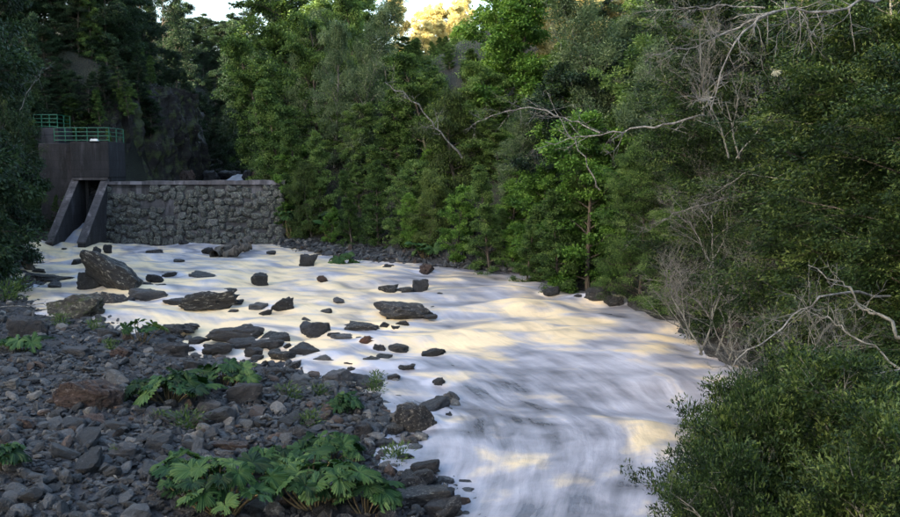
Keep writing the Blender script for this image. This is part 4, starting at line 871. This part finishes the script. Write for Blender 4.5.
def left_slope(r):
    y = r.uniform(36, 66); x = float(XL(y)) - r.uniform(0.5, 24)
    return (x, y) if project((x, y, 5.0))[0] > -30 and float(XL(y)) - x > np.interp(y, [35, 48, 56], [12, 3.5, 1.5]) else None
def cliff_top(r):
    y = r.uniform(67, 130); x = float(XL(y)) - r.uniform(1.5, 22)
    return (x, y)
kind(link('undergrowth', undergrowth(right_slope, 2000, 46, .17, 'evergreen', 1)), 'stuff')
kind(link('undergrowth', undergrowth(left_slope, 550, 60, .14, 'dark', 2)), 'stuff')
kind(link('undergrowth', undergrowth(cliff_top, 800, 55, .18, 'dark', 3)), 'stuff')

# ------------------------------------------------------------------ bare and dead wood
bare = [make_bare(3, 4.2, 0.9, 4, TWIG, r0=.036), make_bare(4, 4.0, 1.0, 4, PALE, r0=.03, lean=(-.4, 0)), make_bare(5, 2.2, 0.9, 4, r0=.025)]
for (u, y, v, h, m, lab) in [(705, 24.5, 345, 4.0, 0, 'bare grey twiggy tree rising from the riverside boulders'), (735, 22.5, 350, 3.6, 1, 'bare grey shrub spreading in front of the big brown boulder'), (760, 21, 345, 3.2, 0, 'bare twiggy shrub behind the big brown boulder'), (690, 26, 330, 2.0, 2, 'low bare twigs dipping to the water'), (800, 13.5, 395, 1.9, 2, 'grey leafless bush among the glossy shrubs'), (770, 12.5, 410, 1.6, 2, 'thin leafless bush beside the lichen-hung branch'), (690, 31, 130, 4.5, 1, 'pale leafless crown against the dark trees'), (735, 24, 150, 3.0, 0, 'tangle of pale dead twigs in the dark wood'), (720, 29, 215, 3.0, 1, 'grey dead tangle below the pale crown'), (700, 28, 110, 3.6, 0, 'tall grey leafless crown beside the pale dead branch'), (715, 26, 260, 3.2, 1, 'bushy grey leafless shrub above the brown boulder'), (680, 29, 300, 2.4, 1, 'grey twigs hanging over the white rapids'), (840, 9.5, 430, .9, 2, 'grey leafless sprig among the glossy shrubs'), (775, 9, 470, .8, 2, 'little bare sprig at the edge of the glossy shrubs')]:
    p = at_y(u, v, y); s = h / 4.0 if m < 2 else h / 2.1
    e = link('bare_shrub', None, None, p, (0, 0, rng.uniform(0, 6)), s); tag(e, lab, 'bare shrub'); link('branches', bare[m], e)
def dead_branch(name, label, pts_uvy, r0, twigs, seed, mat_=PALE, twig_len=1.0, lichen=0, down=0.0):
    """main limb through photo points at given depths, with side twigs"""
    r = np.random.default_rng(seed); P = np.array([at_y(u, v, y) for u, v, y in pts_uvy]); tt = np.linspace(0, 1, len(P)); ts = np.linspace(0, 1, 18)
    M = np.stack([np.interp(ts, tt, P[:, i]) for i in range(3)], -1); M[1:-1] += r.normal(size=(16, 3)) * 0.02 * np.linalg.norm(P[-1] - P[0]) * 0.25
    org = M[0].copy(); M -= org
    e = link(name, None, None, org); tag(e, label, 'dead branch')
    mb = MB(); r0 *= 0.42; M[1:-1] += r.normal(size=(16, 3)) * r0 * 1.2; mb.tube(M, np.linspace(r0, r0 * 0.22, 18) * (1 + .15 * r.normal(size=18)), 7); link('limb', mb.mesh('limb', [mat_], True), e)
    for k in range(int(twigs * 1.6)):
        mb = MB()
        f = r.uniform(0.2, 1.0); q = np.array([np.interp(f, ts, M[:, i]) for i in range(3)]); dm = M[-1] - M[0]; dm = dm / np.linalg.norm(dm)
        d = dm * 0.7 + r.normal(size=3) * 0.75 + np.array([0, 0, -down]); L0 = twig_len * r.uniform(.35, 1.0) * (1.15 - 0.5 * f)
        t1 = bent(q, d, L0, 5, r, 0, 0.2); mb.tube(t1, np.linspace(r0 * 0.34 * (1.1 - f * .6), r0 * 0.08, 6), 4)
        for j in range(5):
            q2 = t1[r.integers(2, 5)]; t2 = bent(q2, (t1[-1] - t1[0]) / L0 + r.normal(size=3) * .7, L0 * r.uniform(.3, .6), 4, r, 0, 0.25); mb.tube(t2, np.linspace(r0 * 0.14, r0 * 0.05, 5), 3)
        link('twig', mb.mesh('twig', [mat_], True), e)
    return e
dead_branch('dead_branch', 'long pale dead branch reaching out from the dark trees', [(735, 112, 28.5), (682, 120, 27), (640, 128, 27), (590, 135, 27.3), (545, 142, 27.5)], .10, 10, 1, twig_len=1.5)
dead_branch('dead_branch', 'forked bare branch above the long dead branch', [(600, 133, 27.6), (570, 120, 28), (535, 108, 28), (500, 112, 28.4), (472, 125, 28.6)], .06, 16, 2, twig_len=1.4)
dead_branch('dead_branch', 'thin pale dead trunk leaning through the leaves', [(600, 190, 30), (585, 160, 30), (560, 118, 30.5), (545, 90, 31)], .06, 4, 9, twig_len=.8)
dead_branch('dead_branch', 'broken pale branch sticking out of the green slope', [(462, 158, 51), (440, 130, 50), (420, 108, 49.5), (398, 90, 49), (385, 82, 49)], .13, 8, 3, twig_len=1.8)
dead_branch('dead_branch', 'thin white stem standing among golden leaves', [(568, 82, 52), (560, 45, 52), (552, 20, 52), (546, 0, 52)], .06, 5, 4, twig_len=1.2)
dead_branch('dead_branch', 'lichen-grey branch fanning out overhead from a tall trunk', [(915, -12, 12.2), (870, 2, 11.4), (832, 10, 11), (790, 8, 11), (762, 14, 10.8), (745, 30, 10.6), (728, 62, 10.4), (712, 105, 10.3)], .055, 30, 5, twig_len=.75, down=.25)
dead_branch('dead_branch', 'long thin overhead branch tapering over the river', [(760, 16, 10.8), (730, 32, 10.8), (695, 46, 10.6), (645, 55, 10.5)], .035, 18, 6, twig_len=.5)
dead_branch('dead_branch', 'fine twiggy branch at the very top of the wood', [(765, 8, 10.9), (720, 5, 10.9), (680, 8, 10.8), (632, 14, 10.8)], .03, 18, 7, twig_len=.5)
dead_branch('dead_branch', 'thick bent grey limb rising out of the near bank', [(905, 338, 9.5), (880, 318, 9.6), (862, 308, 9.8), (840, 282, 10), (808, 265, 10.2)], .06, 5, 8, TWIG, .5)
dead_branch('dead_branch', 'white forked driftwood branch over the glossy shrubs', [(890, 296, 12.6), (850, 290, 12), (822, 294, 11.5), (800, 308, 11.5), (775, 335, 11.3), (745, 352, 11.2), (725, 385, 11), (712, 415, 11)], .04, 12, 10, PALE, .7)
dead_branch('dead_branch', 'straight white twig crossing the dark bank', [(930, 366, 9.3), (885, 372, 9), (850, 376, 9), (820, 380, 9), (793, 390, 9)], .02, 5, 11, PALE, .3)
dead_branch('dead_branch', 'dead limb hidden behind the bent grey limb', [(905, 372, 10.5), (860, 340, 10.6), (830, 318, 10.8), (806, 312, 11)], .04, 8, 12, TWIG, .5)
dead_branch('dead_branch', 'spread of dead twigs in the middle of the dark wood', [(740, 196, 26), (700, 205, 24), (670, 215, 24), (650, 228, 24), (640, 232, 24)], .04, 14, 13, PALE, 1.0)
dead_branch('dead_branch', 'pale twigs reaching from the dark wood', [(800, 150, 21.5), (760, 165, 20), (735, 180, 20), (715, 192, 20), (700, 196, 20)], .03, 14, 14, PALE, .8)
dead_branch('dead_branch', 'thin dry branch lying across the side channel', [(-5, 308, 34.4), (40, 305, 34.4), (75, 309, 34), (104, 321, 33.4)], .05, 3, 15, PALE, .6)
dead_branch('dead_branch', 'second dry branch beside the mossy boulder', [(-5, 313, 33.6), (30, 318, 33.2), (58, 316, 33), (70, 318, 32.9)], .035, 3, 16, PALE, .5)
dead_branch('dead_branch', 'forked bare branch in the dark leaves by the railing', [(20, 110, 42), (30, 88, 42), (42, 72, 42), (55, 62, 42)], .05, 8, 17, PALE, 1.0)
# beard lichen clump
p = at_y(776, 72, 10.4); mb = MB(); r_ = np.random.default_rng(3)
for k in range(70):
    mb.tube(bent((0, 0, 0), r_.normal(size=3) + np.array([0, 0, -.3]), r_.uniform(.04, .075), 3, r_, -0.8, .4), [.004, .003, .003, .001], 3)
tag(link('lichen_tuft', mb.mesh('lichen_tuft', [MOSS_LICHEN], True), None, p), 'pale ball of beard lichen hanging from an overhead twig', 'lichen')
# drift logs
def log(label, pts, rad, seed, stubs=3):
    r = np.random.default_rng(seed); P = np.array(pts, float); org = P[0].copy(); P = P - org; ts = np.linspace(0, 1, 14); M = np.stack([np.interp(ts, np.linspace(0, 1, len(P)), P[:, i]) for i in range(3)], -1)
    M[1:-1] += r.normal(size=(12, 3)) * 0.04
    e = link('drift_log', None, None, org); tag(e, label, 'log'); mb = MB(); mb.tube(M, rad * (1 + 0.22 * r.normal(size=14)) * np.linspace(1, .75, 14), 9); link('trunk', mb.mesh('log_trunk', [DEADWOOD], True), e)
    for k in range(stubs):
        mb = MB(); q = M[r.integers(3, 13)]; mb.tube(bent(q, r.normal(size=3) + np.array([0, 0, .6]), r.uniform(.4, .9), 4, r, 0, .2), np.linspace(rad * .45, rad * .12, 5), 5); link('stub', mb.mesh('stub', [DEADWOOD], True), e)
a, b_ = at_ground(214, 257), at_ground(249, 250)
log('broken dead log stranded in the rapids below the weir', [a + [0, 0, .1], (a + b_) / 2 + [0, 0, .45], at_y(248, 241, b_[1])], .38, 1, 6)
log('second splintered log under the stranded one', [a + [.4, .6, .0], at_y(240, 250, a[1] + .8), at_y(250, 246, a[1] + 1.2)], .28, 2, 3)
a = at_ground(33, 268); log('slanting tree trunk fallen into the side channel', [at_y(8, 238, a[1] + .5), at_y(20, 252, a[1]), a + [0, 0, -.3]], .28, 3, 1)

# ------------------------------------------------------------------ giant-leaved plants
def gunnera_leaf(seed):
    r = np.random.default_rng(seed); na, nr = 181, 9; th = np.linspace(-R(160), R(160), na); lob = 7
    ph = (th / R(160) + 1) / 2 * lob; lc = np.abs(np.sin(np.pi * ph)) ** 0.75
    Rr = 0.68 + 0.26 * lc; Rr *= 1 - 0.18 * (np.abs(th) / R(160)) ** 2
    Rr += 0.13 * (np.abs(((ph * 5) % 1) - .5) * 2 - .5) * (0.5 + lc) + 0.025 * r.normal(size=na); Rr *= 1 + 0.12 * vnoise(ph * .9 + seed * 7, 0, 0, seed)
    rho = np.linspace(0.02, 1, nr)[:, None]; x = rho * Rr * np.cos(th); y = rho * Rr * np.sin(th) * 1.05
    d = np.hypot(x, y)
    z = 0.34 * d - 0.40 * d ** 2.2 + 0.10 * vnoise(x * 1.6 + seed * 3, y * 1.6, 0, seed + 9) - 0.07 * np.cos(2 * np.pi * ph) * d + 0.028 * np.sin(ph * 2 * np.pi * 5) * d ** 1.5 + 0.05 * vnoise(x * 3 + seed, y * 3, 0, seed)
    v = np.stack([x, y, z], -1).reshape(-1, 3); i = np.arange(na * nr).reshape(nr, na)
    f = np.stack([i[:-1, :-1], i[:-1, 1:], i[1:, 1:], i[1:, :-1]], -1); torn = vnoise(ph[:-1] * 2.3 + seed * 11, np.arange(nr - 1)[:, None] * .35, 0, seed + 4) > 0.55; f = f[~(torn & (np.arange(nr - 1)[:, None] > 4))].reshape(-1, 4)
    tint = (0.45 + 0.25 * (np.cos(2 * np.pi * ph) < -.93)[None] * np.ones((nr, 1)) - 0.12 * np.sin(ph * 2 * np.pi * 5)[None] * rho + 0.08 * vnoise(x * 6, y * 6, 0, 3)).reshape(-1)
    return mesh_np('leaf', v, f, [LEAF['gunnera']], True, tint)
GL = [gunnera_leaf(k) for k in range(6)]
def stalk_mesh():
    mb = MB(); t = np.linspace(0, 1, 7)[:, None]; mb.tube(np.hstack([0.25 * t ** 2, 0 * t, t]), np.linspace(.030, .016, 7), 6); return mb.mesh('stalk', [STALK], True)
STALK_M = stalk_mesh()
def gunnera(u, v, wpx, hpx, leaves, label, seed, group=None, size=None):
    r = np.random.default_rng(seed); p = at_ground(u, v); d = p[1]; Wm = wpx * d / F; Hm = hpx * d / F
    e = link('giant_leaved_plant', None, None, (p[0], p[1], float(ground(p[0], p[1])))); tag(e, label, 'plant', group)
    ls = size or max(0.22, min(0.62, Wm * 0.30))
    for k in range(leaves):
        az = k * 2.4 + r.uniform(-.4, .4); rad = Wm * 0.5 * math.sqrt((k + .6) / leaves) * 0.85; hz = Hm * r.uniform(.5, .95) * (1 - 0.35 * (rad / (Wm * .5)) ** 2)
        tip = Vector((math.cos(az) * rad, math.sin(az) * rad * 0.8, hz))
        lf = link('leaf', GL[r.integers(6)], e, tip, None, (ls * r.uniform(.6, 1.2), ls * r.uniform(.5, 1.05), ls * r.uniform(.7, 1.5)))
        q = Quaternion((0, 0, 1), az + r.uniform(-.5, .5)) @ Quaternion((0, 1, 0), r.uniform(-.1, .75)) @ Quaternion((1, 0, 0), r.normal() * .3); lf.rotation_mode = 'QUATERNION'; lf.rotation_quaternion = q
        base = Vector((math.cos(az) * rad * .25, math.sin(az) * rad * .2, -0.05)); dv = tip - base
        st = link('stalk', STALK_M, e, base, None, (dv.length * .97, 1, dv.length * .97)); qq = Vector((0.2425, 0, 0.970)).rotation_difference(dv.normalized()); st.rotation_mode = 'QUATERNION'; st.rotation_quaternion = qq
gunnera(225, 512, 135, 54, 28, 'widest giant-leaved plant spreading over the foreground gravel', 1, size=.36)
gunnera(318, 508, 115, 58, 28, 'giant-leaved plant with upright ribbed leaves at the bank corner', 2, size=.36)
gunnera(366, 512, 62, 40, 14, 'ragged giant-leaved plant hanging over the shallows', 3, size=.36)
gunnera(185, 485, 62, 30, 9, 'low giant-leaved plant around a fresh yellow-green shoot', 4, size=.36)
gunnera(330, 462, 72, 28, 14, 'dark giant-leaved plant behind the bank corner', 5, size=.36)
gunnera(268, 475, 50, 28, 7, 'small giant-leaved plant beside the flat tan slab', 6, size=.38)
gunnera(170, 402, 95, 30, 20, 'leafy clump in front of the large dark boulder', 7, size=.48)
gunnera(225, 386, 60, 24, 14, 'leafy clump draped beside the large dark boulder', 8, size=.36)
gunnera(344, 410, 42, 16, 8, 'small leafy mound on the gravel point', 9, size=.36)
gunnera(142, 342, 46, 24, 9, 'leafy plant on the bank near the brown wedge rock', 10, size=.36)
gunnera(22, 352, 46, 16, 8, 'leafy plant at the foot of the black boulder', 11, size=.45)
gunnera(2, 470, 30, 26, 6, 'drooping leaves at the dark gravel edge', 12, size=.36)
gunnera(342, 262, 34, 22, 9, 'giant-leaved plant at the waterline of the gravel bar', 13, size=.8)
gunnera(330, 240, 26, 30, 8, 'pale blue-green giant leaves under the forest edge', 14, size=.8)
gunnera(290, 238, 22, 34, 8, 'giant-leaved plant hanging at the weir end', 15, size=.8)
gunnera(425, 258, 26, 16, 7, 'giant-leaved plant in the shade behind the gravel bar', 16, size=.7)
p = at_ground(192, 478); mb = MB(); r_ = np.random.default_rng(8); V, A, N = [], [], []
sh = link('young_shoot', None, None, p); tag(sh, 'fresh yellow-green shoot between the big leaves', 'plant')
for k in range(5):
    az = k * 1.3; a3 = np.array([[math.cos(az) * .5, math.sin(az) * .5, .9]]); v, f = leaf_faces(np.zeros((1, 3)), a3, np.array([[0, 0, 1.0]]), np.array([.38]), np.array([.16])); link('leaf', mesh_np('shoot_leaf', v, f, [LEAF['bright']], False, np.array([1.0])), sh)
# low weeds and lichen tufts between the stones
def weed(seed, n=260, h=.16, w=.12):
    r = np.random.default_rng(seed); P = np.stack([r.normal(size=n) * w * .5, r.normal(size=n) * w * .5, r.uniform(0, 1, n) ** 1.5 * h], -1); A = P * np.array([3, 3, 1.2]) + r.normal(size=(n, 3)) * .10 + np.array([0, 0, .12]); v, f = leaf_faces(P, A, np.array([0, 0, 1.0]) + r.normal(size=(n, 3)) * .5, r.uniform(.03, .07, n), r.uniform(.010, .020, n)); return mesh_np('weed_leaves', v, f, [LEAF['weed']], False, np.clip(.4 + r.normal(size=n) * .2, 0, 1))
WD = [weed(k) for k in range(3)]
for k, (u, v, s, lab) in enumerate([(188, 428, 1.5, 'pale lichen tuft on the gravel by the blue-black block'), (160, 422, 1.0, 'small pale tuft beside the blue-black block'), (310, 425, 1.2, 'small green weed between grey stones'), (320, 395, 1.1, 'weed at the foot of the pointed boulder'), (375, 392, 1.3, 'green weed in the shallows', ), (377, 380, 1.0, 'small weed on a shallow-water stone'), (290, 398, 1.3, 'weed patch behind the gravel point'), (118, 455, .7, 'tiny weed beside the smooth grey stone'), (395, 462, 1.4, 'weed at the corner of the bank'), (240, 380, 1.2, 'weed on the large dark boulder'), (228, 238, 2.2, 'bush growing at the foot of the weir'), (258, 240, 2.2, 'weed at the waterline under the weir'), (95, 330, 1.4, 'weed beside the grey bank rock'), (110, 350, 1.2, 'weed under the leafy bank plant'), (60, 325, 1.5, 'grass tuft under the mossy boulder'), (8, 300, 3.0, 'leafy weed by the thin dry branches'), (20, 292, 2.5, 'pale weed at the side channel')]):
    p = at_ground(u, v); e = link('weed', None, None, (p[0], p[1], p[2] - .02), (0, 0, k), s * 1.6); tag(e, lab, 'weed'); link('foliage', WD[k % 3], e)

# --- trees that close the forest wall
for a in [('bright', 350, 60, 212, 1.1), ('evergreen', 366, 58.8, 196, 1.2), ('evergreen', 396, 57, 200, 1.2), ('bright', 420, 55.4, 206, 1.1), ('evergreen', 442, 53.4, 200, 1.2), ('olive', 470, 51.4, 205, 1.2), ('evergreen', 502, 48.6, 208, 1.2), ('bright', 512, 46.6, 225, 1.1), ('evergreen', 540, 43.8, 225, 1.1)]: plant_px(a[0], a[1], a[2], a[3], BAR if a[1] < 460 else 'at the foot of the forest wall', wid=a[4])
for a in [('evergreen', 482, 58, 135, 1.3), ('evergreen', 432, 64, 92, 1.3), ('grey', 424, 68, 66, 1.3), ('evergreen', 520, 52, 140, 1.3), ('evergreen', 402, 62, 125, 1.3), ('evergreen', 362, 64, 105, 1.2), ('evergreen', 342, 66, 95, 1.2), ('evergreen', 448, 72, 60, 1.5), ('evergreen', 412, 74, 58, 1.5), ('evergreen', 466, 66, 80, 1.3), ('evergreen', 555, 47, 130, 1.2), ('evergreen', 500, 55, 120, 1.2), ('bright', 436, 58, 150, 1.2), ('evergreen', 600, 43, 100, 1.2)]: plant_px(a[0], a[1], a[2], a[3], SLOPE, wid=a[4])
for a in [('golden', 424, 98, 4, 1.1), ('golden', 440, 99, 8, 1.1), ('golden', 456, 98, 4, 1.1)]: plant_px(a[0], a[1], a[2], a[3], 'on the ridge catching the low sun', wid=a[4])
for a in [('evergreen', 449, 61, 66, 1.4), ('evergreen', 360, 61.5, 165, 1.2), ('bright', 515, 50, 170, 1.2), ('evergreen', 575, 42, 175, 1.2)]: plant_px(a[0], a[1], a[2], a[3], SLOPE, wid=a[4])
